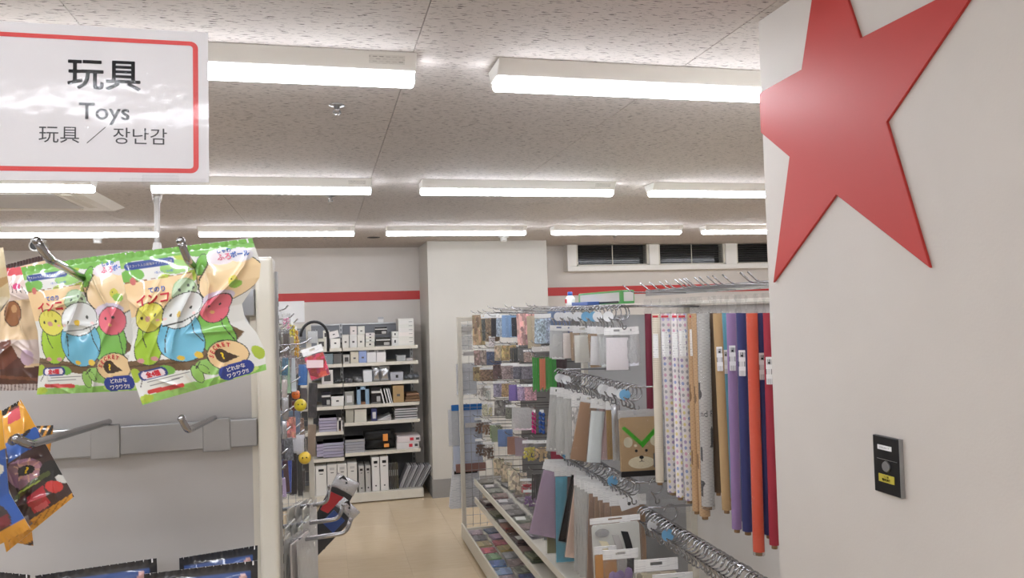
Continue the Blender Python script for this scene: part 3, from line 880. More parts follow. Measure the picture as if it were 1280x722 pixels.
    p.line([(186, 470), (211, 464)], 12, (38, 58, 130)); p.line([(188, 469.6), (209, 464.6)], 9, (238, 226, 232))
    # secret badge
    p.ell(290, 443, 24, 17, (240, 208, 156), -18, OUT); p.ell(283, 444, 8.2, 8.6, (66, 46, 32)); p.poly([(287, 438), (302, 445), (286, 452)], (66, 46, 32))
    p.line([(285, 466), (310, 458)], 18, (38, 62, 150)); p.line([(160, 333.5), (214, 326.5)], 9.5, (34, 66, 140))
def sec():
    out = []
    for ch, x, y, r in (('S', 271, 445, 66), ('E', 273.5, 439.5, 48), ('C', 277.5, 434.5, 32), ('R', 283, 431.5, 14), ('E', 288.6, 430, 0), ('T', 294, 430.4, -14)):
        out.append((ch, x, y, 5.2, r, 'ink_red', .03))
    return out
bird_text = [('マスコット入り発泡タイプの入浴剤', 187, 330, 3.5, 7.5, 'ink_white', .01), ('1個入り（全4種）', 206, 339.5, 3.2, 7.5, 'ink_blue', 0),
             ('てのり', 196, 362, 7, 8, 'ink_blue', .03), ('インコ', 191, 374, 13.5, 9, 'ink_red', .03),
             ('しゅわ', 281, 313, 6, 8, 'ink_blue', .03), ('ふろ', 280, 321, 8, 8, 'ink_pink', .03), ('ボール', 300, 317, 7.5, 8, 'ink_blue', .04),
             ('全4種', 198.5, 467, 7.5, 13, 'ink_red', .05), ('?', 284, 444, 8.5, 10, 'ink_yellow', .05),
             ('どれかな', 297, 458.5, 5.6, 17, 'ink_white', .03), ('ワクワク!!', 299, 466, 5.6, 17, 'ink_white', .03)] + sec()
PC = [(148, 317), (319, 297), (334, 462), (178, 507)]
RD = [(.58, .14, .05, .62, .0045, .018), (.58, .14, .33, .80, .004, .016), (.60, .16, .70, .55, .004, .02), (.95, .1, .66, .52, .0055, .018), (.0, .3, .28, .55, .003, .016), (.5, .62, .95, .68, .002, .025)]
bird_pr = [(0, -3), (.2, 5), (.3, 2), (.5, -23), (.62, -21), (.72, -8), (.85, 0), (1, 0)]
bird_pl = [(0, 0), (.15, 0), (.4, 4), (.55, 2), (.72, -10), (1, 0)]
pouch('toy_pouch', [(148, 317), (318, 297), (333, 462), (178, 506)], .865, PC, bird_paint, bird_text, (172, 190), .012, RD,
      'green parakeet bath toy pouch on the right peg, creased, in front of its twin', 'toy pouch', None, bird_pl, bird_pr)
pouch('toy_pouch', [(26, 334), (166, 313), (182, 487), (40, 493)], .91, PC, bird_paint, bird_text, (150, 180), .012,
      [(.62, .12, .3, .6, .004, .016), (.62, .12, .8, .5, .004, .018), (.2, .35, .5, .3, .003, .02), (.9, .3, .6, .7, .003, .02)],
      'green parakeet bath toy pouch on the left peg, beside the brown pouch', 'toy pouch', None, [(0, 0), (.5, 14), (.7, 14), (1, 6)], None)
def brown_paint(p):
    p.C[:] = lin((226, 198, 156))
    p.poly([(-10, 330), (60, 314), (60, 324), (-10, 342)], (66, 38, 34)); p.poly([(0, 336), (60, 330), (60, 341), (0, 346)], (214, 66, 76))
    p.poly([(0, 346), (60, 341), (60, 372), (0, 378)], (232, 214, 204))
    for k in range(5): p.line([(14 + k * 4, 358), (16 + k * 5, 366)], 1, (70, 54, 50))
    p.ell(24, 358, 5, 4, (214, 60, 120))
    p.ell(20, 392, 11, 15, (150, 96, 54), 0, (84, 54, 34)); p.ell(22, 386, 4, 5, (196, 150, 100))
    p.poly([(-5, 424), (60, 424), (60, 452), (-5, 460)], (214, 196, 186))
    p.poly([(-10, 430), (18, 424), (26, 446), (6, 462), (-10, 458)], (110, 58, 40)); p.poly([(6, 462), (26, 446), (40, 452), (20, 470)], (86, 44, 34))
    p.ell(38, 446, 9, 10, (196, 170, 188)); p.poly([(-10, 462), (64, 456), (64, 482), (-10, 482)], (80, 44, 34))
    p.line([(0, 470), (60, 474)], 4, (112, 66, 44)); p.poly([(-10, 481), (66, 478), (66, 492), (-10, 492)], (190, 178, 174))
    for k in range(16): p.line([(-6 + 4.5 * k, 480), (-8 + 4.5 * k, 492)], 1.4, (112, 92, 90))
pouch('toy_pouch', [(2, 332), (56, 318), (66, 487), (-6, 488)], .955, [(2, 332), (56, 318), (66, 487), (-6, 488)], brown_paint, [], (66, 150), .010,
      [(.1, .2, .8, .35, .003, .03), (.3, .6, .9, .8, .003, .04), (.0, .75, .5, .6, .004, .03)], 'brown chocolate coloured snack toy pouch half hidden behind the left parakeet pouch', 'toy pouch')
def beige_paint(p):
    p.C[:] = lin((226, 206, 162)); p.poly([(-60, 300), (30, 300), (30, 352), (-60, 352)], (232, 216, 178)); p.ell(0, 380, 14, 9, (198, 160, 108)); p.ell(-6, 430, 20, 26, (236, 224, 196)); p.poly([(-60, 460), (30, 450), (30, 490), (-60, 490)], (214, 184, 140))
pouch('toy_pouch', [(-60, 316), (4, 309), (13, 372), (-60, 474)], .80, [(-60, 316), (4, 309), (13, 420), (-60, 474)], beige_paint, [], (50, 60), .010,
      [(.2, .2, .9, .7, .003, .05)], 'pale beige pouch cut off by the left edge, nearest on the upper bar', 'toy pouch')
# lower left: yellow and blue pouches
def stripes(p, x0, y0, x1, y1, wd, n):
    for k in range(n):
        a = (k + .5) / n; x, y = x0 + (x1 - x0) * a, y0 + (y1 - y0) * a
        p.line([(x - 3, y + wd * .6), (x + 3, y - wd * .6)], (math.hypot(x1 - x0, y1 - y0) / n) * .55, (30, 26, 24))
def hall_paint(p):
    p.C[:] = lin((66, 44, 42))
    p.poly([(-40, 535), (25, 495), (50, 530), (-10, 575)], (226, 160, 44)); stripes(p, -20, 523, 25, 500, 12, 4)
    p.poly([(10, 514), (24, 507), (28, 522), (12, 530)], (206, 70, 80)); p.line([(12, 513), (22, 508)], 3, (120, 60, 50))
    p.poly([(12, 552), (46, 532), (52, 552), (20, 574)], (44, 92, 170)); p.ell(22, 548, 8, 6, (40, 34, 34), -20); p.ell(36, 540, 2, 6, (40, 34, 34), 40)
    p.ell(36, 588, 22, 18, (150, 110, 130), -20); p.ell(42, 584, 12, 12, (190, 140, 150))
    for k in range(9):
        a = k * .7; p.line([(40, 584), (40 + 15 * math.cos(a), 584 + 14 * math.sin(a))], 1.8, (216, 170, 150))
    p.ell(39, 584, 9, 6, (20, 18, 18), -10); p.ell(66, 588, 12, 14, (36, 36, 36), -30)
    p.line([(26, 620), (46, 600), (62, 590)], 6, (86, 96, 50)); p.line([(30, 612), (54, 598)], 2, (170, 190, 80))
    p.poly([(40, 618), (58, 604), (66, 626), (46, 640)], (190, 44, 58)); p.poly([(46, 632), (62, 622), (64, 630), (50, 638)], (214, 90, 96))
    p.ell(70, 606, 10, 7, (214, 60, 54), 20); p.ell(78, 598, 8, 4, (220, 220, 214), 30); p.ell(66, 640, 12, 8, (130, 70, 56))
    p.poly([(-10, 672), (40, 648), (90, 616), (96, 632), (40, 668), (6, 692)], (216, 150, 40)); p.poly([(14, 650), (40, 640), (44, 652), (18, 668)], (120, 110, 110))
    for k in range(7): p.line([(12 + 11 * k, 676 - 7.4 * k), (20 + 11 * k, 664 - 7.4 * k)], 1.4, (170, 110, 26))
HC = [(-30, 533), (26, 499), (93, 620), (8, 690)]
pouch('toy_pouch', HC, .78, HC, hall_paint, [('?', 40, 584, 8, -10, 'ink_yellow', .05)], (110, 140), .011,
      [(.1, .3, .9, .55, .004, .03), (.9, .2, .3, .9, .004, .03), (.2, .7, .8, .85, .004, .03)], 'dark monster print pouch with yellow striped top at the lower left peg', 'toy pouch')
def blue_paint(p):
    p.C[:] = lin((46, 92, 172)); p.poly([(-80, 470), (20, 470), (22, 560), (-80, 570)], (226, 166, 52)); stripes(p, -30, 525, 8, 500, 10, 4)
    p.ell(8, 586, 9, 8, (224, 220, 206)); p.ell(1, 590, 6, 6, (224, 220, 206)); p.ell(-12, 645, 34, 26, (60, 50, 50)); p.ell(-14, 640, 18, 14, (150, 120, 110)); p.ell(-10, 636, 7, 8, (24, 20, 20))
    p.poly([(-70, 700), (50, 640), (50, 720), (-70, 720)], (210, 146, 42)); p.poly([(-40, 664), (20, 640), (20, 654), (-40, 680)], (120, 40, 44))
BC = [(-80, 540), (2, 512), (38, 660), (-50, 706)]
pouch('toy_pouch', BC, .74, BC, blue_paint, [], (70, 100), .011, [(.3, .3, .9, .6, .004, .03), (.5, .9, .9, .5, .003, .03)], 'blue and yellow pouch with a small white cloud, cut off by the left edge', 'toy pouch', None,
      None, [(0, 0), (.35, -8), (.7, -16), (1, 0)])
def back_paint(p):
    p.C[:] = lin((218, 152, 44)); stripes(p, 34, 537, 68, 536, 11, 4); p.ell(40, 542, 4, 3, (224, 100, 60)); p.poly([(30, 560), (70, 552), (64, 580), (30, 590)], (206, 138, 40))
KC = [(30, 533), (67, 531), (60, 585), (34, 590)]
pouch('toy_pouch', KC, .87, KC, back_paint, [], (36, 40), .006, [], 'yellow and black striped pouch tucked behind the monster print pouch', 'toy pouch')
KD = [(6, 655), (38, 645), (42, 682), (12, 676)]
pouch('toy_pouch', KD, .86, KD, lambda p: (p.C.__setitem__(slice(None), lin((206, 140, 38))), p.line([(26, 684), (42, 678)], 5, (60, 40, 24))), [], (20, 20), .004, [], 'yellow pouch corner showing below the monster print pouch', 'toy pouch')
# navy pouches on the lowest bar
def navy_paint(c):
    def f(p):
        p.C[:] = lin((14, 15, 22))
        u, v = p.X, p.Y
        def q(a, b): return bilin(c, np.array(a), np.array(b))
        x0, y0 = q(.06, .07); x1, y1 = q(.94, .07); x2, y2 = q(.94, .93); x3, y3 = q(.06, .93)
        p.poly([(float(a), float(b)) for a, b in ((x0, y0), (x1, y1), (x2, y2), (x3, y3))], (34, 70, 134))
        a, b = q(.87, .11); p.ell(float(a), float(b), 4, 6, (196, 150, 142), 20)
        a, b = q(.3, .13); p.ell(float(a), float(b), 24, 3.0, (70, 120, 190), -8)
        a, b = q(.2, .16); p.ell(float(a), float(b), 16, 9, (20, 24, 40), -8)
    return f
for (c, y, lab) in (([(224, 697), (322, 681), (322, 850), (228, 866)], 1.03, 'navy blue pouch with black border, rear right of the lowest row'),
                    ([(180, 717), (322, 700), (324, 880), (184, 890)], .97, 'navy blue pouch with black border, front right of the lowest row'),
                    ([(44, 719), (196, 697), (202, 868), (56, 880)], 1.00, 'navy blue pouch with black border in the middle of the lowest row'),
                    ([(-90, 706), (38, 718), (40, 880), (-90, 880)], .96, 'navy blue pouch with black border at the left end of the lowest row')):
    pouch('toy_pouch', c, y, c, navy_paint(c), [], (90, 70), .008, [(.1, .1, .5, .14, .003, .02), (.4, .2, .9, .1, .003, .02), (.2, .05, .3, .2, .003, .02)], lab, 'toy pouch', 'navy pouches on the lowest row', None, None, .0)

# ------------------------------------------------------------------ shared shapes for packets (unit size: x -.5...5, y -.5...5, z -1..0)
def _pillow():
    def f(u, v, sgn):
        p = max((1 - abs(2 * u - 1) ** 3) * (1 - abs(2 * v - 1) ** 4), 0) ** .7
        wr = .10 * math.sin(13 * u + 5 * v) * math.sin(9 * v - 4 * u) * p
        return Vector((u - .5, sgn * (.5 * p + .02) + wr, -v))
    mb = MB()
    mb.grid(lambda u, v: f(u, v, -1), 8, 9); mb.grid(lambda u, v: f(u, v, 1), 8, 9)
    bmesh.ops.remove_doubles(mb.bm, verts=mb.bm.verts, dist=.015)
    return mb.mesh('pouch')
def _slab(): return MB().box((-.5, -.5, -1), (.5, .5, 0)).mesh('slab', bevel=.03, seg=1)
def _header():                                      # card with a hanging slot
    mb = MB()
    mb.box((-.5, -.5, -1), (.5, .5, -.55)); mb.box((-.5, -.5, -.55), (-.14, .5, -.25)); mb.box((.14, -.5, -.55), (.5, .5, -.25)); mb.box((-.5, -.5, -.25), (.5, .5, 0))
    return mb.mesh('header')
def _folds():                                       # folded cloth or paper inside a sleeve
    mb = MB()
    mb.grid(lambda u, v: Vector((u - .5, -.5 + .18 * math.sin(u * 17) + .1 * math.sin(v * 7 + u * 3), -v)), 14, 6)
    mb.grid(lambda u, v: Vector((u - .5, .5 + .1 * math.sin(u * 11), -v)), 14, 6)
    mb.box((-.5, -.38, -1), (-.47, .45, 0)); mb.box((.47, -.38, -1), (.5, .45, 0))
    return mb.mesh('folds')
def _wedge():                                       # narrower at the top
    return MB().hexa([(-.5, -.5, -1), (.5, -.5, -1), (.5, .5, -1), (-.5, .5, -1), (-.32, -.3, 0), (.32, -.3, 0), (.32, .3, 0), (-.32, .3, 0)]).mesh('wedge', bevel=.04, seg=1)
def _bow():
    mb = MB()
    for k in range(5):
        z = -.1 - .2 * k
        mb.ball((-.2, 0, z), .17, 8, (1.3, 1.6, .6)); mb.ball((.2, .02, z - .05), .17, 8, (1.3, 1.6, .6))
    return mb.mesh('bow')
def _beads():
    mb = MB(); r_ = random.Random(3)
    for k in range(13):
        mb.ball((r_.uniform(-.34, .34), r_.uniform(-.2, .2), r_.uniform(-.9, -.15)), .13, 7, (1, 1.5, .8))
    return mb.mesh('beads')
def _ballm(): return MB().ball((0, 0, -.5), .5, 16).mesh('ball')
def _strip():                                       # long strips side by side
    mb = MB()
    for k in range(5):
        x = -.5 + .2 * k; mb.box((x + .02, -.5 + .1 * (k % 2), -1 + .04 * (k % 3)), (x + .18, .4, -.02 * (k % 2)))
    return mb.mesh('strips', bevel=.02, seg=1)
SHAPES = dict(pouch=_pillow, slab=_slab, header=_header, folds=_folds, wedge=_wedge, bow=_bow, beads=_beads, ball=_ballm, strips=_strip)
def unit(shape, material): return shared(shape, SHAPES[shape], material)
def vary(c, k, amt=10):
    r_ = random.Random(k); g = r_.uniform(-amt, amt); return tuple(max(0, min(255, v + g + r_.uniform(-3, 3))) for v in c)
_pc = [0]
def packet(loc, w, h, d, kind, col, label, cat, group=None, rz=0.0, ry=0.0, rx=0.0, hdr=.0, name='hanging_packet', col2=None):
    """a packet whose top centre hangs at loc, front towards its local -y"""
    _pc[0] += 1; n = _pc[0]
    t = tag(empty(name, loc, (rx, ry, rz)), label, cat, group)
    c = vary(col, n)
    hh = hdr * h
    def child(nm, shape, material, off, sc, colr=None):
        return put(nm, unit(shape, material), None, t, off, None, sc, colr)
    if kind == 'card':            # printed backing card in a clear sleeve
        child('backing_card', 'slab', 'tint_print', (0, 0, -hh - .004), (w * .92, d * .5, h - hh - .008), c)
        child('sleeve', 'slab', 'clear_film', (0, 0, -hh), (w, d, h - hh))
    elif kind == 'fine':
        child('backing_card', 'slab', 'tint_fine', (0, 0, -hh - .004), (w * .92, d * .5, h - hh - .008), c)
        child('sleeve', 'pouch', 'clear_film', (0, 0, -hh), (w, d * 1.3, h - hh))
    elif kind == 'plain':
        child('contents', 'slab', 'tint_matte', (0, 0, -hh - .004), (w * .94, d * .6, h - hh - .008), c)
        child('sleeve', 'slab', 'clear_film', (0, 0, -hh), (w, d, h - hh))
    elif kind == 'cloth':
        child('folded_fabric', 'folds', 'tint_cloth', (0, 0, -hh - .004), (w * .9, d * .6, h - hh - .012), c)
        child('sleeve', 'pouch', 'clear_film', (0, 0, -hh), (w, d * 1.4, h - hh))
    elif kind == 'puff':
        child('contents', 'pouch', 'tint_soft', (0, 0, -hh - .012), (w * .86, d * .9, (h - hh) * .9), tuple(min(250, v + 10) for v in c))
        child('bag', 'pouch', 'crinkle_film', (0, 0, -hh), (w, d * 1.3, h - hh))
    elif kind == 'frost':
        child('contents', 'folds', 'tint_cloth', (0, 0, -hh - .02), (w * .7, d * .4, (h - hh) * .9), tuple(min(248, v + 16) for v in c))
        child('bag', 'pouch', 'frosted_film', (0, 0, -hh), (w, d * 1.2, h - hh))
    elif kind == 'bow':
        child('bows', 'bow', 'tint_gloss', (0, 0, -hh - .01), (w, d * 2, h - hh - .01), c)
        child('backing_card', 'slab', 'tint_matte', (0, d * .6, -hh), (w * .5, .002, h - hh), (235, 235, 232))
    elif kind == 'beads':
        child('contents', 'beads', 'tint_gloss', (0, 0, -hh - .01), (w, d * 2, h - hh - .01), c)
        child('bag', 'pouch', 'clear_film', (0, 0, -hh), (w, d * 2, h - hh))
    elif kind == 'strips':
        child('contents', 'strips', 'tint_gloss', (0, 0, -hh - .008), (w * .9, d, h - hh - .012), c)
        child('sleeve', 'slab', 'clear_film', (0, 0, -hh), (w, d * 1.3, h - hh))
    elif kind == 'foil':
        child('bag', 'pouch', 'silver_foil', (0, 0, -hh), (w, d, h - hh))
    elif kind == 'bottle':
        child('contents', 'wedge', 'tint_gloss', (0, 0, -hh - .01), (w * .7, d, (h - hh) * .9), c)
        child('bag', 'pouch', 'clear_film', (0, 0, -hh), (w, d * 1.5, h - hh))
    if col2:
        child('print_patch', 'slab', 'tint_gloss', (0, -d * .36, -hh - (h - hh) * .3), (w * .6, d * .3, (h - hh) * .4), col2)
    if hdr:
        child('header_card', 'header', 'printed_slip', (0, 0, 0), (w, max(d * .25, .0012), hh))
    return t

# ------------------------------------------------------------------ right gondola
XT, XB = 1.30, 1.60          # hanging rail, back panel
gr = tag(empty('hanging_rack_gondola', (1.35, 4.2, 0)), 'long cream steel gondola on the right full of craft and wrapping goods', 'shelving')
def rp(mb, name, material, parent=gr, **k): return gpart(mb, name, material, parent, **k)
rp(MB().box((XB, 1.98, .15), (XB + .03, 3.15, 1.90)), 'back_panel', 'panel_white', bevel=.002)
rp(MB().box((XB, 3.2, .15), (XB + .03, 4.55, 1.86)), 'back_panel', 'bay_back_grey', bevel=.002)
rp(MB().box((XB, 4.6, .15), (XB + .03, 6.30, 1.86)), 'back_panel', 'bay_back_shaded', bevel=.002)
rp(MB().box((XB - .03, 3.15, 0), (XB + .03, 3.2, 1.92)), 'upright', 'shelf_paint', bevel=.003)
rp(MB().box((XB - .03, 4.55, 0), (XB + .03, 4.6, 1.90)), 'upright', 'shelf_paint', bevel=.003)
rp(MB().box((XB - .06, 1.98, 1.905), (XB + .22, 6.3, 1.92)), 'top_board', 'shelf_paint', bevel=.002)
tray = MB().box((1.085, 1.98, .05), (XB, 6.34, .085)).box((1.07, 1.98, .03), (1.085, 6.34, .145)).box((1.07, 6.33, .03), (XB, 6.345, .1)).box((1.12, 2.0, 0), (XB, 6.3, .05))
rp(tray, 'bottom_tray', 'shelf_paint', bevel=.002)
for z, x0 in ((.515, 1.17), (.365, 1.17)):
    for y0, y1 in ((3.2, 4.575), (4.58, 6.25)):
        rp(MB().box((x0 + .012, y0, z - .028), (XB, y1, z - .016)).box((x0, y0, z - .035), (x0 + .014, y1, z + .008)), 'shelf', 'shelf_paint', bevel=.002)
# wire end frame at the far end
fr = MB().box((1.085, 6.36, 0), (1.12, 6.395, 1.86)).box((1.12, 6.36, 1.825), (1.66, 6.395, 1.86)).box((1.62, 6.36, 0), (1.66, 6.395, 1.86))
ef = rp(fr, 'end_frame', 'shelf_paint', bevel=.003)
nb = MB()
for k in range(1, 9): nb.tube([(1.12 + .06 * k, 6.378, .1), (1.12 + .06 * k, 6.378, 1.83)], .002, 5)
for k in range(23): nb.tube([(1.11, 6.378, .12 + k * .075), (1.63, 6.378, .12 + k * .075)], .002, 5)
o = nb.build('wire_net', 'steel', ef); o.data.transform(Matrix.Translation((-1.35, -4.2, 0))); stuff(o)
for z in (1.76, 1.55, .95): rp(MB().box((1.13, 6.35, z - .018), (1.36, 6.362, z + .018)), 'net_clip', 'panel_grey')
# chrome rails along the aisle, on brackets
RAILS = {'A': (1.905, 3.05, 4.28), 'B': (1.555, 3.08, 4.22), 'C': (1.135, 3.12, 4.2), 'D': (1.045, 2.1, 3.06)}
for k, (z, y0, y1) in RAILS.items():
    mb = MB().tube([(XT, y0, z), (XT, y1, z)], .0055, 8).tube([(XT, y0 + .01, z), (XB + .005, y0 + .01, z - .01)], .005, 6).tube([(XT, y1 - .01, z), (XB + .005, y1 - .01, z - .01)], .005, 6)
    rp(mb, 'hang_rail', 'chrome')
# S-hooks: big open ring over the rail, small hook below
def _shook():
    R1, r2 = .034, .010
    pts = []
    for k in range(19):
        a = math.radians(160 - 300 * k / 18)       # from the left, over the top, round to the lower left
        pts.append((R1 * math.cos(a), 0, -R1 + .0075 + R1 * math.sin(a)))
    pts.append((-.004, 0, -.078))
    for k in range(9):
        a = math.radians(200 + 200 * k / 8)
        pts.append((.006 + r2 * math.cos(a), 0, -.092 + r2 * math.sin(a)))
    return MB().tube(pts, .0034, 6).mesh('s_hook')
def _disc(): return MB().lathe([(.025, -.0006), (.025, .0006)], 16, 'Y', (-.004, -.004, -.045)).mesh('round_tag')
RN = {'A': 'top rail', 'B': 'second rail', 'C': 'third rail', 'D': 'lowest rail'}
TENS = ORD + ['twenty-' + x for x in ORD[:9]] + ['thirtieth', 'thirty-first', 'thirty-second', 'thirty-third']
def hooks(rail, n, y0, y1, discs=(), blue=()):
    z = RAILS[rail][0]
    for k in range(n):
        y = y1 + (y0 - y1) * k / (n - 1) + rnd.uniform(-.006, .006)
        rz = rnd.uniform(-.35, .35)
        has = k in discs or k in blue
        t = put('s_hook', shared('s_hook', _shook, 'chrome'), None, None, (XT, y, z), (0, rnd.uniform(-.1, .1), rz))
        if has:
            tag(t, 'chrome S-hook with %s round tag, %s from the far end of the %s' % ('blue' if k in blue else 'white', TENS[k], RN[rail]), 's-hook', 'S-hooks on the ' + RN[rail])
            put('round_tag', shared('disc', _disc, 'tint_matte'), None, t, (0, 0, 0), (0, 0, 0), None, (120, 176, 214) if k in blue else (236, 237, 238))
        else:
            tag(t, 'bare chrome S-hook, %s from the far end of the %s' % (TENS[k], RN[rail]), 's-hook', 'S-hooks on the ' + RN[rail])
hooks('A', 20, 3.2, 4.24, discs=(1, 2, 4, 5, 7, 8, 13, 16), blue=(10, 12))
hooks('B', 24, 3.12, 4.18, discs=(0, 1, 3, 15, 16, 18, 20), blue=(21,))
hooks('C', 27, 3.16, 4.17, discs=(0,), blue=(2, 20))
hooks('D', 32, 2.14, 3.04, discs=(3,), blue=(8,))
for (px, py, X, lab) in ((820, 608, 1.34, 'single open chrome hook hanging alone in front of the grey back panel'), (838, 642, 1.36, 'single chrome hook just above the lowest rail, beside a paper slip')):
    P = at_x(px, py, X)
    t = put('s_hook', shared('s_hook', _shook, 'chrome'), None, None, P + Vector((0, 0, .03)), (0, 0, .2)); tag(t, lab, 's-hook')

# rail A: white pouches
def rail_row(rail, rows, group, where):
    z = RAILS[rail][0] - .094
    for i, (px0, px1, h, kind, col, X, rz, ry, hdr, desc) in enumerate(rows):
        cx = (px0 + px1) / 2
        P = at_x(cx, 480, X); Y = P.y
        w_ = (px1 - px0) / F_PX * Y / .93
        packet((X, Y, z), w_, h, .02, kind, col, '%s, %s' % (desc, where.replace(' of the right rack', '')), 'packet', group, rz, ry, 0, hdr)
rail_row('A', [
    (690, 712, .185, 'frost', (214, 216, 218), 1.28, -.2, .05, .16, 'milky clear pouch with a dark rod inside, leftmost'),
    (705, 722, .18, 'puff', (226, 222, 216), 1.29, -.15, .02, .16, 'narrow white pouch second from the left'),
    (714, 726, .19, 'plain', (196, 170, 140), 1.30, -.2, -.03, .16, 'tan strip packet showing between two white pouches'),
    (718, 742, .19, 'puff', (236, 233, 226), 1.29, -.1, .0, .18, 'white pouch of round cotton pads'),
    (736, 750, .21, 'plain', (172, 140, 104), 1.31, -.2, -.05, .16, 'brown kraft packet hanging lower than its neighbours'),
    (740, 760, .19, 'puff', (232, 233, 235), 1.29, -.12, .06, .18, 'white crinkled pouch right of the brown kraft packet'),
    (748, 768, .185, 'frost', (228, 230, 233), 1.30, -.1, -.04, .18, 'frosted white pouch behind the big gauze pouch'),
    (757, 790, .195, 'puff', (242, 241, 240), 1.28, -.08, .02, .17, 'largest white gauze pouch at the near end'),
    (776, 801, .17, 'frost', (214, 216, 218), 1.34, -.05, -.05, .2, 'almost empty clear pouch at the very near end')],
    'pouches on the top rail', 'on the top rail of the right rack')
rail_row('B', [
    (688, 706, .36, 'frost', (206, 205, 200), 1.27, -.2, .10, .12, 'frosted grey sleeve leaning left, farthest'),
    (696, 716, .36, 'frost', (210, 208, 202), 1.28, -.2, .04, .12, 'frosted grey sleeve second from the far end'),
    (704, 724, .37, 'frost', (206, 203, 196), 1.29, -.2, .0, .12, 'frosted grey sleeve third from the far end'),
    (714, 732, .35, 'fine', (226, 224, 220), 1.28, -.15, .03, .2, 'white printed card with small black print'),
    (726, 748, .33, 'plain', (186, 148, 112), 1.29, -.1, .22, .1, 'tilted kraft brown envelope'),
    (738, 758, .32, 'puff', (226, 230, 236), 1.28, -.1, .12, .14, 'white crinkled bag with pale blue filling'),
    (748, 762, .30, 'cloth', (206, 178, 176), 1.31, -.1, .04, .14, 'dusty pink folded cloth packet'),
    (756, 768, .28, 'cloth', (176, 142, 98), 1.30, -.1, .0, .14, 'tan and brown folded cloth packet'),
    (763, 774, .25, 'foil', (200, 202, 206), 1.27, -.2, .0, .0, 'narrow crinkled silver foil bag left of the gift bag')],
    'packets on the second rail', 'on the second rail of the right rack')
# gift bag with green ribbon and simple animal face
P = at_x(790, 500, 1.30)
t = tag(empty('gift_bag', (1.30, 3.05, 1.462), (0, 0, -.12)), 'brown gift bag with green ribbon and a simple animal face, second rail', 'gift bag')
W_, H_ = .185, .235
put('kraft_bag', unit('slab', 'kraft'), None, t, (0, 0, -.03), None, (W_, .012, H_))
put('sleeve', unit('slab', 'clear_film'), None, t, (0, 0, 0), None, (W_ * 1.06, .017, H_ + .045))
put('header_card', unit('header', 'frosted_film'), None, t, (0, 0, .0), None, (W_ * 1.05, .003, .036))
MB().box((-W_ / 2, -.009, -H_ - .045), (W_ / 2, .009, -H_ - .022)).build('dark_base', 'black_plastic', t)
def face(poly2, material, nm): return MB().prism(poly2, -.0085, -.0055).build(nm, material, t)
def el(cx, cz, rx, rz, n=18): return [(cx + rx * math.cos(2 * math.pi * k / n), cz + rz * math.sin(2 * math.pi * k / n)) for k in range(n)]
face([(-.085, -.075), (-.072, -.066), (.006, -.138), (.006, -.160)], 'green_ribbon', 'ribbon'); face([(.085, -.075), (.072, -.066), (-.004, -.140), (.004, -.162)], 'green_ribbon', 'ribbon')
face(el(-.058, -.135, .019, .022), 'cream_paper', 'ear'); face(el(.058, -.132, .019, .022), 'cream_paper', 'ear')
face(el(-.002, -.222, .058, .026), 'cream_paper', 'muzzle'); face(el(-.026, -.15, .007, .006), 'cream_paper', 'brow')
mbx = MB()
for e in (el(-.024, -.172, .006, .006), el(.02, -.172, .006, .006), el(-.002, -.200, .010, .007), [(-.014, -.219), (-.002, -.214), (.012, -.219), (-.002, -.217)], el(-.002, -.208, .0016, .008)): mbx.prism(e, -.0102, -.008)
mbx.build('face_print', 'ink', t)
MB().box((.050, -.0105, -.245), (.090, -.0095, -.185)).build('price_label', 'barcode_slip', t)

# rail C: long packets
zc = RAILS['C'][0] - .085
specC = [  # Y, X centre, w, h, tilt, kind, colour, words
    (4.18, 1.225, .16, .46, .06, 'cloth', (150, 152, 152), 'grey cloth packet, farthest of the long packets'),
    (4.12, 1.235, .16, .46, .04, 'cloth', (44, 44, 46), 'black cloth packet second from the far end'),
    (4.08, 1.215, .20, .50, .02, 'cloth', (150, 146, 118), 'olive cloth packet hanging low'),
    (4.03, 1.18, .17, .40, .26, 'cloth', (186, 166, 182), 'lavender cloth packet swung far to the left'),
    (3.98, 1.205, .13, .52, .02, 'cloth', (112, 176, 202), 'sky blue cloth packet'),
    (3.92, 1.265, .15, .46, .05, 'cloth', (98, 86, 82), 'dark taupe cloth packet right of the blue one'),
    (3.86, 1.285, .17, .40, .24, 'cloth', (40, 38, 40), 'black cloth packet swung out to the left over the blue one'),
    (3.82, 1.285, .15, .46, .06, 'cloth', (206, 116, 122), 'rose pink cloth packet'),
    (3.78, 1.275, .17, .45, .17, 'cloth', (222, 196, 184), 'pale peach cloth packet swung slightly left'),
    (3.72, 1.25, .17, .48, .03, 'frost', (206, 200, 184), 'pale sheer packet, first of the cream ones'),
    (3.67, 1.25, .17, .48, .02, 'frost', (208, 200, 186), 'pale sheer packet, second of the cream ones'),
    (3.62, 1.25, .17, .48, .04, 'frost', (204, 196, 180), 'pale sheer packet, third of the cream ones'),
    (3.57, 1.255, .17, .48, .02, 'frost', (200, 190, 174), 'pale sheer packet, fourth of the cream ones'),
    (3.52, 1.255, .17, .48, .06, 'cloth', (180, 154, 134), 'brown sheer packet, first of the brown ones'),
    (3.46, 1.26, .17, .48, .03, 'cloth', (176, 150, 132), 'brown sheer packet, second of the brown ones'),
    (3.40, 1.26, .17, .48, .0, 'cloth', (172, 144, 124), 'brown sheer packet, third of the brown ones'),
    (3.34, 1.265, .17, .48, .04, 'cloth', (178, 152, 132), 'brown sheer packet, fourth of the brown ones'),
    (3.27, 1.27, .17, .46, .0, 'cloth', (168, 140, 118), 'brown sheer packet nearest the end of its rail')]
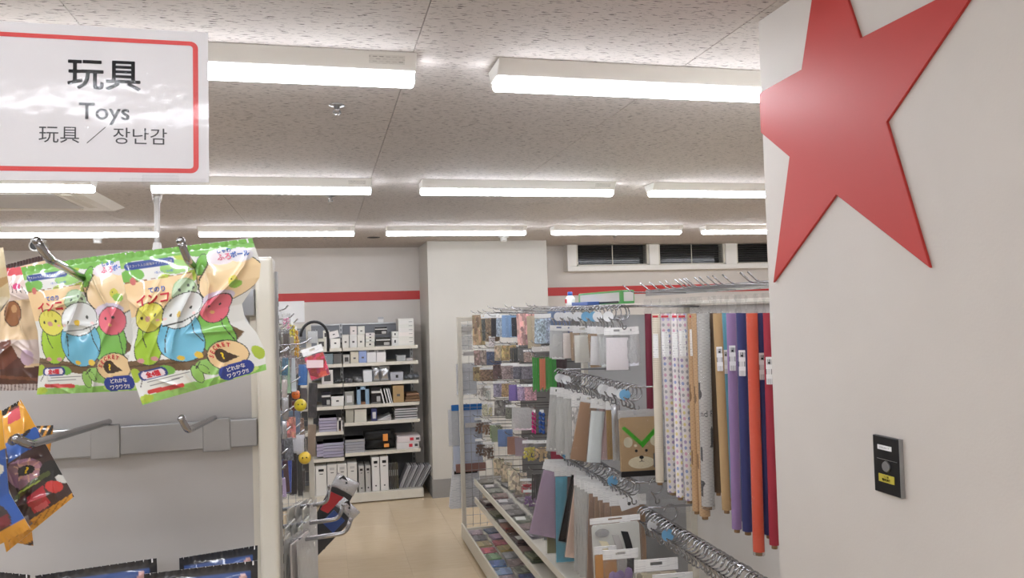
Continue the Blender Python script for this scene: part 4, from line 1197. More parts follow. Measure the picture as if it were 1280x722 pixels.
for (Y, X, w_, h, ry, kind, col, desc) in specC:
    packet((X + .05, Y, zc), w_, h, .018, kind, col, desc + ', third rail', 'packet', 'long fabric packets on the third rail', rnd.uniform(-.12, .0), ry, 0, .10)
# a paper slip and a few things at the near end of rail C
t = tag(empty('price_slip', (1.30, 3.2, 1.06), (0, -.25, -.1)), 'white paper slip with a printed mark hanging at the near end of the third rail', 'slip')
put('paper', unit('slab', 'paper_white'), None, t, (-.01, 0, 0), None, (.085, .001, .052))
MB().lathe([(.008, -.0015), (.008, .0)], 12, 'Y', (-.01, 0, -.03)).build('printed_mark', 'ink_grey', t)
# rail D: packs reaching into the bottom of the picture
zd = RAILS['D'][0] - .085
t = packet((1.14, 2.97, 1.045), .215, .34, .010, 'plain', (226, 224, 216), 'white card pack with grey and cream curved panels, far end of lowest rail', 'packet', None, -.06, -.02, 0, .07)
mb = MB(); 
def band(x0, z0, x1, z1, wd):
    n = 10; L = []
    for k in range(n + 1):
        s = k / n; L.append((x0 + (x1 - x0) * s + .03 * math.sin(s * 3.14), z0 + (z1 - z0) * s))
    return L + [(x + wd, z - wd * .2) for x, z in reversed(L)]
MB().prism(band(-.075, -.09, -.06, -.32, .035), -.0085, -.006).build('cream_panel', 'cream_paper', t)
MB().prism(band(-.02, -.07, -.03, -.32, .03), -.0095, -.006).build('grey_panel', 'panel_grey', t)
MB().prism(band(.02, -.06, .0, -.32, .03), -.0085, -.006).build('dark_panel', 'dark_slot', t)
MB().prism(el(-.06, -.06, .03, .016), -.0095, -.006).build('foil_window', 'silver_foil', t)
for (px0, px1, Y, z, h, kind, col, desc, hdr) in (
    (752, 800, 2.86, 0.945, .3, 'beads', (150, 128, 176), 'purple bead pack with white header', .12),
    (742, 772, 2.92, 0.945, .3, 'plain', (222, 164, 92), 'orange and brown pack half hidden behind the purple bead pack', .1),
    (790, 850, 2.74, 0.935, .3, 'card', (214, 210, 186), 'cream card pack with white header', .15),
    (812, 868, 2.60, 0.925, .3, 'plain', (226, 226, 222), 'white printed pack in front of the cream card pack', .2),
    (838, 896, 2.46, 0.915, .3, 'card', (206, 206, 208), 'pale grey card pack nearest the viewer', .2)):
    P = at_y((px0 + px1) / 2, 700, Y); w_ = (px1 - px0) / F_PX * Y
    packet((P.x, Y, z), w_, h, .02, kind, col, desc + ', lowest rail', 'packet', 'packs on the lowest rail', -.1, .0, 0, hdr)
t = tag(empty('paper_flower_tag', at_x(782, 655, 1.26), (0, .3, 0)), 'white bow shaped paper tag at the far end of the lowest rail', 'tag')
mb = MB()
for a in range(6):
    mb.ball((.02 * math.cos(a * 1.05), 0, .014 * math.sin(a * 1.05)), .011, 8, (1, .35, 1))
mb.build('bow', 'paper_white', t); MB().box((-.012, -.002, -.055), (.012, 0, -.012)).build('label', 'barcode_slip', t)
for i, (Y, x0, x1, z0, z1, lab) in enumerate(((3.14, 1.33, 1.57, 1.05, 1.42, 'large empty clear plastic sleeve hanging below the gift bag'), (3.10, 1.36, 1.55, 1.0, 1.26, 'smaller empty clear plastic sleeve in front of the grey back panel'))):
    t = tag(empty('clear_sleeve', ((x0 + x1) / 2, Y, z1), (0, .04 * i, -.1)), lab, 'sleeve')
    put('sleeve', unit('slab', 'clear_film'), None, t, None, None, (x1 - x0, .004, z1 - z0))
    put('header_card', unit('header', 'frosted_film'), None, t, (0, 0, .03), None, (x1 - x0, .003, .05))

# ------------------------------------------------------------------ wrapping paper rolls on the near bay
def roll_mesh():
    bm = bmesh.new(); uvl = bm.loops.layers.uv.new('UVMap'); n = 20; nz = 6
    rows_ = []
    for j in range(nz + 1):
        z = -j / nz
        rows_.append([bm.verts.new((math.cos(2 * math.pi * k / n) * (1 + .02 * math.sin(j * 2 + k)), math.sin(2 * math.pi * k / n) * .85, z)) for k in range(n)])
    for j in range(nz):
        for k in range(n):
            f = bm.faces.new((rows_[j][k], rows_[j + 1][k], rows_[j + 1][(k + 1) % n], rows_[j][(k + 1) % n])); f.smooth = True
            for lp, (a, b) in zip(f.loops, ((k, j), (k, j + 1), (k + 1, j + 1), (k + 1, j))):
                lp[uvl].uv = (a / n, 1 - b / nz)
    bm.faces.new(rows_[0]); bm.faces.new(list(reversed(rows_[-1])))
    bmesh.ops.recalc_face_normals(bm, faces=bm.faces)
    me = bpy.data.meshes.new('paper_roll'); bm.to_mesh(me); bm.free(); return me
def crumple():
    mb = MB(); r_ = random.Random(5)
    mb.grid(lambda u, v: Vector(((u - .5) * (.9 + .25 * math.sin(v * 9)), .5 * math.sin(u * 9 + v * 4) * (1 - v * .3) * .6 + r_.uniform(-.12, .12), -v)), 7, 5, False)
    return mb.mesh('film_tab')
XR = 1.40
rolls = [  # px centre at top, px width, length, pattern, colour, label position (None or fraction), words, y offset of bottom
    (811, 9, .55, 'tint_matte', (112, 30, 52), None, 'dark maroon wrapping paper roll, farthest left, mostly hidden', 1.46),
    (820, 11, .70, 'fine_dot_paper', None, .12, 'cream wrapping paper roll with fine beige dots', 1.41),
    (833, 14, .72, 'dot_paper', None, .10, 'white wrapping paper roll with coloured dots, left one of three', 1.40),
    (845, 11, .72, 'dot_paper', None, .10, 'white wrapping paper roll with coloured dots, middle one of three', 1.43),
    (853, 13, .72, 'dot_paper', None, .09, 'white wrapping paper roll with coloured dots, right one of three', 1.40),
    (867, 11, .74, 'kraft_news_paper', None, .08, 'brown kraft wrapping paper roll with printed lines, left of the newsprint roll', 1.40),
    (875, 14, .75, 'kraft_news_paper', None, None, 'second brown kraft printed roll, just left of the newsprint roll', 1.43),
    (887, 17, .70, 'news_paper', None, None, 'grey newspaper print wrapping paper roll', 1.39),
    (899, 10, .66, 'tint_matte', (96, 78, 60), None, 'dark brown wrapping paper roll behind the newsprint roll', 1.46),
    (907, 12, .69, 'kraft', None, .17, 'plain golden kraft wrapping paper roll', 1.40),
    (918, 10, .66, 'tint_matte', (98, 158, 178), .20, 'teal blue wrapping paper roll', 1.42),
    (925.5, 13, .73, 'tint_matte', (144, 116, 160), .15, 'lilac purple wrapping paper roll', 1.40),
    (934.5, 8, .72, 'tint_matte', (88, 92, 86), .18, 'grey green wrapping paper roll between the lilac and navy rolls', 1.46),
    (941, 14, .72, 'tint_matte', (48, 52, 104), .17, 'navy blue wrapping paper roll left of the orange one', 1.40),
    (945.5, 15, .75, 'tint_matte', (232, 90, 58), None, 'bright orange wrapping paper roll hanging lowest', 1.38),
    (957, 14, .70, 'tint_matte', (54, 58, 112), .18, 'navy blue wrapping paper roll right of the orange one', 1.42),
    (966, 13, .72, 'tint_matte', (158, 40, 58), .19, 'crimson wrapping paper roll beside the right wall edge', 1.42)]
tops = [0] * len(rolls)
px_fix = [811, 821, 833, 845, 853, 865.5, 871.5, 880, 892, 897.5, 907, 915, 924, 928, 941, 951, 961]
XROLL = 1.35
pegw = rp(MB().box((XB - .012, 2.02, 1.955), (XB + .004, 3.6, 1.985)), 'peg_bar', 'steel')
def _wirepeg():
    return MB().tube([(0, 0, 0), (-.26, 0, .01), (-.275, 0, .016), (-.305, 0, .042)], .0028, 6).mesh('wire_peg')
for i, (px, pw, L, pattern, col, lab_at, words, _) in enumerate(rolls):
    X = XROLL + (.05 if pw < 11 else 0) + (-.03 if i == 14 else 0)
    P = at_x(px_fix[i], 420, X); Y = P.y
    r_ = pw / F_PX * Y / 2 / .97
    t = tag(empty('wrapping_paper_roll', (X, Y, 1.905), (0, rnd.uniform(-.012, .012), rnd.uniform(-.2, .2) - .3)), words, 'paper roll', 'wrapping paper rolls')
    pr_ = put('paper_roll', shared('roll', roll_mesh, pattern), None, t, (0, 0, -.035), None, (r_, r_, L), col)
    put('core', shared('core', lambda: MB().lathe([(.6, 0), (.6, 1)], 12).mesh('core'), 'cardboard'), None, t, (0, 0, -.035 - L - .012), None, (r_, r_, .013))
    if i in (2, 4, 7, 14): put('film_sleeve', shared('sleeve_tube', lambda: MB().lathe([(1.07, -1), (1.07, 0)], 14).mesh('film_sleeve'), 'clear_film'), None, t, (0, 0, -.03), None, (r_, r_, L + .015))
    put('film_tab', shared('film_tab', crumple, 'crinkle_film'), None, t, (0, 0, .028), None, (r_ * 2.2, r_ * 1.1, .07))
    if lab_at is not None:
        put('price_label', unit('slab', 'barcode_slip' if i > 8 else 'printed_slip'), None, t, (-r_ * .2, -r_ * .92, -.035 - L * lab_at), (0, 0, -.1), (r_ * 1.25, .003, .085 if i > 8 else .10))
        if i > 8:
            MB().lathe([(r_ * .2, -.0018), (r_ * .2, 0)], 10, 'Y', (-r_ * .2, -r_ * .92 - .001, -.035 - L * lab_at - .018)).build('label_dot', 'ink', t)
        else:
            MB().box((-r_ * .8, -r_ * 1.0, -.05), (r_ * .5, -r_ * .9, -.042)).build('red_strip', 'ink_red', t)
    if i == 7:
        co, fs = text2d('nd F', .0)
        k = .022 / (co[:, 1].max() - co[:, 1].min())
        me = bpy.data.meshes.new('lettering')
        rr = r_ * 1.03
        me.from_pydata([(rr * math.sin(x * k / rr * .9), -rr * .86 * math.cos(x * k / rr * .9) - .0006, -.035 - L * .52 + y * k) for x, y in co], [], fs)
        put('lettering', me, 'ink_grey', t)
    o = put('wire_peg', shared('wire_peg', _wirepeg, 'chrome'), None, gr, Vector((XB - .01, Y, 1.958)) - Vector(gr.location))

# ------------------------------------------------------------------ far bay of the right gondola: small packs on pegs
def _goodpeg(): return MB().tube([(0, 0, 0), (-.30, 0, .012), (-.315, 0, .02), (-.325, 0, .034)], .0026, 6).mesh('peg_hook')
def wall_peg(Y, z, X0=XB, parent=gr, sgn=1, L=1.0):
    put('peg_hook', shared('good_peg', _goodpeg, 'chrome'), None, parent, Vector((X0, Y, z)) - Vector(parent.location), (0, 0, 0 if sgn > 0 else math.pi), (L, 1, 1))
far = [  # px x0, x1, y0, y1, kind, colour, how many behind one another, words
    (590, 601, 393, 431, 'card', (204, 182, 148), 2, 'beige card of three wooden pictures'),
    (601, 607, 393, 426, 'fine', (104, 110, 104), 3, 'narrow dark green card'),
    (606, 615, 392, 427, 'fine', (150, 128, 108), 3, 'brown and grey card'),
    (614, 620, 397, 421, 'plain', (38, 40, 44), 3, 'black card'),
    (620, 628, 393, 421, 'fine', (156, 166, 178), 3, 'pale grey blue card'),
    (627, 638, 393, 422, 'plain', (142, 180, 216), 3, 'light blue card with dark crest'),
    (639, 646, 396, 421, 'plain', (36, 38, 44), 3, 'black card right of the light blue one'),
    (645, 656, 391, 432, 'card', (226, 178, 172), 4, 'pink letter set with red pictures'),
    (658, 664, 394, 436, 'plain', (200, 184, 158), 3, 'tan card'),
    (668, 683, 392, 430, 'fine', (176, 190, 202), 2, 'grey blue checked sheet pack'),
    (684, 692, 388, 428, 'plain', (120, 138, 176), 5, 'slate blue card'),
    (592, 600, 437, 456, 'card', (170, 146, 136), 2, 'brown sticker pack'),
    (600, 608, 437, 456, 'card', (182, 168, 160), 2, 'grey brown sticker pack'),
    (608, 618, 436, 456, 'fine', (84, 94, 124), 3, 'navy sticker pack'),
    (611, 619, 420, 433, 'fine', (208, 206, 208), 1, 'small white dotted pack'),
    (618, 626, 431, 451, 'card', (206, 190, 158), 2, 'cream stamp pack'),
    (627, 636, 431, 451, 'card', (210, 180, 132), 3, 'tan stamp pack'),
    (637, 647, 433, 453, 'strips', (74, 74, 72), 2, 'dark spool pack'),
    (648, 655, 433, 453, 'strips', (112, 110, 108), 2, 'grey spool pack'),
    (654, 662, 437, 453, 'fine', (172, 150, 140), 2, 'brown pink sticker pack'),
    (664, 690, 432, 440, 'plain', (222, 220, 216), 1, 'long white card with red print'),
    (591, 599, 458, 476, 'card', (190, 172, 132), 2, 'straw coloured charm pack'),
    (600, 613, 459, 476, 'fine', (156, 130, 108), 3, 'brown charm pack'),
    (616, 625, 455, 474, 'card', (118, 98, 92), 2, 'dark brown round sticker pack'),
    (626, 638, 454, 474, 'fine', (150, 134, 134), 3, 'mauve brown sticker pack'),
    (641, 651, 455, 474, 'fine', (120, 116, 128), 3, 'slate sticker pack'),
    (652, 662, 455, 474, 'fine', (128, 120, 132), 3, 'slate sticker pack with silver edge'),
    (665, 674, 444, 490, 'strips', (64, 178, 66), 2, 'tall bright green pack'),
    (674, 682, 446, 488, 'strips', (226, 128, 84), 1, 'tall orange and pink pack'),
    (681, 690, 444, 490, 'strips', (58, 170, 60), 2, 'tall bright green pack at the right'),
    (690, 698, 448, 490, 'plain', (72, 44, 50), 3, 'dark wine coloured strip pack'),
    (591, 596, 478, 496, 'beads', (190, 190, 186), 1, 'silver bead pouch'),
    (597, 605, 478, 496, 'beads', (206, 200, 192), 2, 'pearl bead pouch'),
    (606, 613, 482, 500, 'beads', (170, 180, 168), 1, 'pale green bead pouch'),
    (616, 625, 476, 496, 'fine', (168, 158, 180), 2, 'lilac grey sticker pack'),
    (627, 634, 476, 496, 'fine', (200, 172, 140), 2, 'tan sticker pack'),
    (636, 645, 480, 501, 'plain', (136, 116, 184), 3, 'violet pack'),
    (646, 654, 480, 501, 'fine', (186, 162, 190), 2, 'pale lilac pack'),
    (655, 665, 480, 501, 'fine', (206, 160, 170), 2, 'pink lilac pack'),
    (602, 609, 502, 520, 'fine', (200, 200, 176), 1, 'pale yellow pack'),
    (610, 616, 503, 521, 'beads', (206, 196, 150), 1, 'cream bead pouch'),
    (618, 630, 500, 520, 'card', (152, 148, 146), 3, 'grey square card'),
    (632, 640, 506, 524, 'fine', (130, 128, 120), 2, 'grey olive card'),
    (593, 602, 522, 542, 'beads', (120, 90, 76), 2, 'brown charm bunch'),
    (602, 610, 524, 544, 'beads', (140, 104, 84), 2, 'rust brown charm bunch'),
    (612, 622, 528, 548, 'fine', (156, 166, 130), 2, 'sage green pack'),
    (640, 662, 509, 536, 'frost', (214, 200, 206), 2, 'lilac lace doily pack'),
    (664, 671, 512, 541, 'bow', (196, 40, 120), 1, 'magenta bow strip'),
    (672, 682, 512, 541, 'bow', (34, 74, 140), 1, 'blue bow strip'),
    (684, 690, 521, 547, 'bow', (224, 84, 90), 1, 'coral red bow strip'),
    (689, 700, 532, 553, 'fine', (186, 186, 186), 1, 'black and white patterned pack'),
    (614, 624, 532, 552, 'plain', (150, 160, 130), 2, 'olive green card'),
    (622, 632, 536, 558, 'plain', (122, 150, 196), 3, 'blue card'),
    (634, 644, 545, 568, 'plain', (178, 134, 112), 2, 'terracotta card'),
    (643, 655, 546, 570, 'plain', (178, 164, 172), 2, 'mauve card'),
    (653, 666, 550, 577, 'beads', (226, 208, 96), 2, 'yellow flower pouch'),
    (667, 680, 550, 578, 'beads', (226, 198, 150), 2, 'yellow and pink flower pouch'),
    (688, 702, 562, 584, 'plain', (160, 34, 62), 2, 'crimson felt pack'),
    (594, 604, 548, 570, 'beads', (110, 84, 76), 2, 'dark brown dangling charm'),
    (604, 614, 552, 574, 'beads', (132, 104, 92), 2, 'brown dangling charm'),
    (616, 626, 572, 594, 'card', (212, 200, 172), 2, 'cream button card'),
    (626, 636, 577, 602, 'card', (216, 206, 182), 2, 'cream button card with dark header'),
    (634, 645, 584, 612, 'card', (206, 196, 176), 2, 'cream lace card'),
    (644, 654, 590, 618, 'card', (196, 184, 168), 2, 'tan lace card'),
    (650, 662, 598, 618, 'beads', (214, 70, 84), 2, 'red patterned pouch'),
    (654, 668, 612, 634, 'beads', (146, 108, 158), 2, 'purple beaded pouch'),
    (664, 676, 590, 624, 'strips', (70, 66, 66), 2, 'dark brown strip pack')]
for (x0, x1, y0, y1, kind, col, n, words) in far:
    P = at_x((x0 + x1) / 2, y0, 1.24)
    if P.y < 4.40: P = at_y((x0 + x1) / 2, y0, 4.40)
    Y = P.y
    wd = (x1 - x0) / F_PX * Y * 1.06; h = (y1 - y0) / F_PX * Y * 1.03
    for k in range(n):
        lab = words.replace(' pack', '', 0) + (', front one' if n > 1 and k == 0 else '' if n == 1 else ', %s behind the front' % ORD[k - 1]) + ', far bay'
        packet((P.x + k * .026, Y - .004 * k, P.z), wd, h, .016, kind, col, lab, 'packet', 'small packs on pegs in the far bay', -.32 + rnd.uniform(-.12, .12), rnd.uniform(-.04, .04), 0, .14 if kind in ('beads', 'fine') else 0)
    wall_peg(Y, P.z + .001, XB, gr, 1, 1.25)
for k in range(9):                                   # spare pegs along the top, tips rising
    wall_peg(4.4 + k * .2, 1.89 + .012 * (k % 3), XB, gr, 1, 1.0)
# goods hung outside the end frame
rp(MB().tube([(1.16, 6.39, 1.118), (1.16, 6.46, 1.122)], .003, 6), 'peg_hook', 'chrome')
t = packet((1.16, 6.43, 1.12), .27, .56, .03, 'plain', (206, 218, 232), 'large silver grey pouch with blue top hung outside the far end frame', 'packet')
put('blue_top', unit('slab', 'tint_gloss'), None, t, (0, -.016, 0), None, (.27, .01, .05), (44, 110, 180))
put('brown_strip', unit('slab', 'tint_gloss'), None, t, (.02, -.018, -.50), None, (.26, .01, .07), (150, 112, 104))
t = tag(empty('newsprint_bag', (1.14, 6.47, .70)), 'grey newsprint patterned bag at the bottom outside the far end frame', 'bag')
put('bag', unit('wedge', 'news_slip'), None, t, (0, 0, 0), None, (.30, .04, .46)); MB().box((-.10, -.025, -.17), (.10, -.0205, -.145)).build('black_band', 'ink', t)
for (x0, x1, y0, y1, lab) in ((577, 590, 405, 437, 'white printed sheet high on the far end frame'), (570, 596, 455, 492, 'grey printed sheet at mid height on the far end frame'), (560, 574, 512, 556, 'grey printed sheet sticking out left of the end frame')):
    a, b = at_y(x0, y0, 6.42), at_y(x1, y1, 6.42)
    t = tag(empty('printed_sheet', ((a.x + b.x) / 2, 6.42, a.z)), lab, 'sheet')
    put('paper', unit('slab', 'news_slip' if x0 < 577 else 'printed_slip'), None, t, None, None, (b.x - a.x, .004, a.z - b.z)); put('sleeve', unit('slab', 'clear_film'), None, t, (0, -.003, .004), None, (b.x - a.x + .01, .004, a.z - b.z + .012))

# ------------------------------------------------------------------ flat goods lying on the three shelves of the right rack
def flat_pack(x, y, z, wx, wy, h, col, label, group, rz, form='pouch', matn='tint_print', col2=None):
    t = tag(empty('flat_packet', (x, y, z), (0, 0, rz)), label, 'packet', group)
    _pc[0] += 1
    if form == 'pouch':
        put('contents', unit('slab', matn), None, t, (0, 0, h * .85), None, (wx * .86, wy * .86, h * .8), vary(col, _pc[0]))
        o = put('bag', unit('slab', 'clear_film'), None, t, (0, 0, h), None, (wx, wy, h), None)
    else:
        put('box', unit('slab', matn), None, t, (0, 0, h), None, (wx, wy, h), vary(col, _pc[0]))
    if col2: put('print_patch', unit('slab', 'tint_gloss'), None, t, (-wx * .1, 0, h * 1.04), None, (wx * .5, wy * .5, h * .1), col2)
    return t
traycol = [((176, 160, 170), 'mauve grey'), ((190, 176, 178), 'pale mauve'), ((150, 146, 152), 'grey patterned'), ((186, 196, 176), 'pale green'), ((196, 178, 140), 'straw'), ((120, 134, 168), 'slate blue'),
           ((208, 128, 142), 'pink'), ((176, 150, 180), 'lilac'), ((150, 186, 150), 'green'), ((220, 120, 136), 'bright pink'), ((130, 156, 206), 'light blue'), ((226, 208, 150), 'pale yellow'), ((150, 170, 200), 'sky blue'), ((196, 200, 206), 'silver')]
def shelf_row(z, ys, xs, wx, wy, h, cols, where, group, n_up):
    i = 0
    for a, y in enumerate(ys):
        for b, x in enumerate(xs):
            c, nm = cols[(i * 5 + a) % len(cols)]; i += 1
            for u in range(n_up if (a + b) % 2 else max(1, n_up - 1)):
                lab = '%s packet, %s from far end, %s of the %s' % (nm, ORD[a], ['front', 'middle', 'rear'][b], where)
                if n_up > 1: lab += ', ' + ['lower', 'upper', 'topmost'][u] + ' one'
                flat_pack(x + rnd.uniform(-.008, .008), y + rnd.uniform(-.012, .012), z + u * (h + .001), wx, wy, h, c, lab, group, rnd.uniform(-.15, .15), col2=vary((226, 222, 220), i, 20) if i % 3 == 0 else None)
shelf_row(.0852, [6.22 - .165 * k for k in range(12)], [1.165, 1.31, 1.46], .135, .15, .014, traycol, 'bottom tray', 'flat packets on the bottom tray', 1)
dark = [((116, 92, 84), 'brown'), ((150, 98, 84), 'rust'), ((96, 94, 92), 'charcoal'), ((128, 134, 110), 'olive'), ((150, 130, 120), 'taupe'), ((108, 84, 88), 'plum brown')]
shelf_row(.3495, [6.15 - .17 * k for k in range(10)], [1.25, 1.42], .13, .155, .022, dark, 'middle shelf', 'flat packets on the middle shelf', 2)
grey = [((150, 146, 142), 'grey'), ((126, 122, 124), 'dark grey'), ((148, 152, 138), 'grey green'), ((140, 120, 118), 'grey brown'), ((166, 160, 164), 'pale grey')]
shelf_row(.4995, [6.15 - .17 * k for k in range(10)], [1.25, 1.42], .13, .155, .020, grey, 'upper shelf', 'flat packets on the upper shelf', 1)

# ------------------------------------------------------------------ things lying on top of the right gondola
P0 = at_x(733, 370, 1.62); P1 = at_x(790, 370, 1.62)
yc = (P0.y + P1.y) / 2; ly = abs(P0.y - P1.y)
t = tag(empty('large_flat_pack', (1.60, yc, 1.9205)), 'large flat green bordered pack with clear window lying on top of the rack', 'pack')
put('tray', unit('slab', 'tint_gloss'), None, t, (0, 0, .075), (0, 0, 0), (.07, ly, .075), (70, 152, 74))
MB().box((-.037, -ly * .44, .014), (-.0345, ly * .44, .064)).build('window', 'panel_grey', t); MB().box((-.028, -ly / 2 - .002, .014), (.028, -ly / 2 + .0005, .064)).build('window', 'panel_grey', t)
MB().box((-.039, -ly * .42, .006), (-.034, ly * .3, .016)).build('dark_strip', 'black_plastic', t)
t = tag(empty('small_bottle', (1.52, 4.62, 1.9205)), 'small white bottle with blue cap standing on top of the rack', 'bottle')
MB().lathe([(.028, 0), (.03, .006), (.03, .05), (.02, .062), (.012, .066)], 16).build('body', 'white_plastic', t)
put('cap', shared('cap', lambda: MB().lathe([(.016, 0), (.016, .02), (.012, .024)], 14).mesh('cap'), 'tint_gloss'), None, t, (0, 0, .066), None, None, (60, 96, 176))
MB().box((-.0312, -.014, .018), (-.027, .014, .044)).build('label', 'ink_red', t)
flat_pack(1.54, 4.36, 1.9205, .10, .30, .02, (70, 104, 176), 'flat blue pack lying along the edge on top of the rack', None, .0, 'box', 'tint_gloss')

# ------------------------------------------------------------------ left gondola: goods along the aisle side
def lpeg(Y, z, x1): wall_peg(Y, z, -.56, gl, -1, (x1 + .56) / .325)
left = [  # px x0,x1,y0,y1, distance, kind, colour, words
    (352, 363, 392, 412, 3.3, 'beads', (226, 150, 176), 'pink tasselled toy at the top'),
    (360, 370, 402, 428, 3.4, 'bow', (206, 196, 70), 'yellow green toy strip'),
    (366, 374, 408, 445, 3.6, 'bow', (196, 150, 60), 'mustard toy strip'),
    (353, 362, 414, 446, 3.0, 'strips', (110, 104, 98), 'dark grey strip toy'),
    (360, 368, 418, 446, 3.2, 'strips', (176, 170, 150), 'beige strip toy'),
    (354, 364, 446, 492, 2.9, 'bottle', (150, 178, 150), 'pale green spray bottle pack'),
    (362, 372, 444, 490, 3.1, 'bottle', (196, 202, 206), 'white spray bottle pack'),
    (364, 376, 440, 470, 3.9, 'fine', (160, 140, 140), 'brown grey card pack'),
    (373, 386, 452, 480, 3.3, 'puff', (66, 128, 200), 'bright blue bag'),
    (352, 361, 494, 524, 2.7, 'foil', (200, 200, 204), 'crinkled silver pouch'),
    (356, 366, 484, 510, 3.2, 'fine', (84, 74, 70), 'dark brown pack'),
    (370, 376, 466, 502, 3.4, 'plain', (28, 28, 32), 'black strap pack'),
    (358, 370, 520, 548, 2.8, 'card', (206, 140, 130), 'salmon pink pack'),
    (368, 376, 512, 548, 3.4, 'plain', (130, 150, 170), 'blue grey tube pack'),
    (364, 382, 540, 566, 3.0, 'puff', (206, 208, 210), 'white crinkled bag'),
    (354, 366, 546, 576, 2.7, 'fine', (120, 120, 126), 'grey mesh pack'),
    (353, 360, 574, 616, 2.6, 'plain', (84, 56, 60), 'maroon fan pack'),
    (358, 366, 570, 616, 2.8, 'plain', (62, 90, 180), 'blue fan pack'),
    (364, 372, 564, 618, 3.0, 'plain', (42, 40, 42), 'black fan pack'),
    (371, 378, 566, 620, 3.2, 'plain', (70, 70, 72), 'charcoal fan pack'),
    (350, 357, 596, 622, 2.3, 'plain', (190, 176, 214), 'lilac card pack'),
    (374, 382, 448, 470, 4.6, 'fine', (130, 112, 108), 'dull brown pack high up at the back'),
    (376, 384, 484, 512, 4.8, 'plain', (86, 80, 78), 'dark strip pack behind the yellow ball'),
    (371, 380, 522, 548, 4.4, 'fine', (150, 128, 110), 'tan patterned pack at mid height'),
    (376, 384, 548, 566, 4.9, 'card', (140, 130, 124), 'grey brown pack beside the white bag'),
    (374, 382, 586, 614, 4.6, 'strips', (58, 52, 50), 'black brown strip pack low at the back'),
    (366, 375, 446, 466, 4.2, 'puff', (190, 196, 206), 'pale bluish bag under the toy strips'),
    (353, 361, 446, 470, 2.7, 'fine', (84, 118, 140), 'teal print pack nearest the post'),
    (352, 360, 470, 494, 2.6, 'puff', (206, 198, 190), 'pale crinkled pack nearest the post'),
    (364, 371, 500, 522, 3.6, 'plain', (112, 52, 48), 'brick red strip pack'),
    (352, 359, 526, 548, 2.5, 'foil', (196, 196, 200), 'small silver pouch nearest the post'),
    (362, 370, 546, 566, 3.3, 'fine', (96, 74, 70), 'dark red brown pack'),
    (368, 376, 420, 440, 4.4, 'beads', (206, 170, 80), 'small yellow charm pack'),
    (386, 398, 478, 522, 6.24, 'card', (70, 68, 70), 'dark card hung on the end frame'),
    (385, 396, 530, 570, 6.24, 'plain', (176, 156, 130), 'tan card hung on the end frame'),
    (384, 398, 412, 428, 6.24, 'puff', (226, 226, 228), 'white crinkled bundle hung on the end frame')]
for (x0, x1, y0, y1, Y, kind, col, words) in left:
    a, b = at_y(x0, y0, Y), at_y(x1, y1, Y)
    hw = (b.x - a.x) * 1.05; hh_ = a.z - b.z
    packet(((a.x + b.x) / 2, Y, a.z), hw, hh_, .02, kind, col, words + ', left gondola aisle side', 'packet', None, .1 + rnd.uniform(-.15, .15), rnd.uniform(-.06, .06), 0, .0)
    if Y < 6: lpeg(Y, a.z + .001, (a.x + b.x) / 2 + .01)
    for k in (1, 2):
        if Y < 6 and kind in ('plain', 'strips', 'fine', 'bottle'):
            packet(((a.x + b.x) / 2 - .03 * k, Y + .012 * k, a.z), hw, hh_ * (1 - .03 * k), .02, kind, col, '%s, %s behind the front one, left gondola' % (words, ORD[k - 1]), 'packet', None, .1, rnd.uniform(-.06, .06), 0, .0)
# red header pouch leaning out into the aisle
a, b = at_y(375, 438, 2.9), at_y(404, 478, 2.9)
t = packet(((a.x + b.x) / 2, 2.9, a.z + .012), b.x - a.x - .004, a.z - b.z, .02, 'card', (216, 92, 98), 'red and white printed pouch leaning out into the aisle', 'packet', None, -.1, -.28, 0, .22)
put('print_patch', unit('slab', 'tint_gloss'), None, t, (.0, -.012, -.05), (0, .3, 0), (.06, .003, .028), (232, 206, 206)); lpeg(2.9, a.z + .012, (a.x + b.x) / 2)
a, b = at_y(384, 404, 3.0), at_y(402, 446, 3.0)
t = tag(empty('black_cable', ((a.x + b.x) / 2, 3.0, b.z + .08)), 'curved black cord loop behind the red pouch', 'cord')
MB().tube([(-.05 * math.cos(math.pi * k / 14) if k < 15 else .05, 0, .055 * math.sin(math.pi * min(k, 14) / 14) - .012 * max(0, k - 14)) for k in range(20)], .0055, 8).build('cord', 'black_plastic', t)
for (cx, cy, rpx, Y, col, lab) in ((370, 493, 5.5, 3.2, (232, 120, 50), 'small orange ball toy on the left gondola'), (375.5, 506, 7.5, 3.0, (226, 206, 50), 'yellow ball toy below the orange one'), (381, 572, 7.5, 3.0, (226, 190, 60), 'yellow ball toy low on the left gondola')):
    P = at_y(cx, cy, Y); r_ = rpx / F_PX * Y
    t = tag(empty('ball_toy', P), lab, 'toy', None)
    put('ball', unit('ball', 'tint_gloss'), None, t, (0, 0, r_), None, (2 * r_,) * 3, col)
    MB().tube([(0, 0, r_), (0, 0, r_ + .05)], .0015, 5).build('string', 'black_plastic', t)
    MB().ball((-r_ * .3, -r_ * .92, r_ * .2), r_ * .12, 6).ball((r_ * .3, -r_ * .92, r_ * .2), r_ * .12, 6).build('dots', 'ink', t); lpeg(Y, P.z + r_ + .05, P.x)
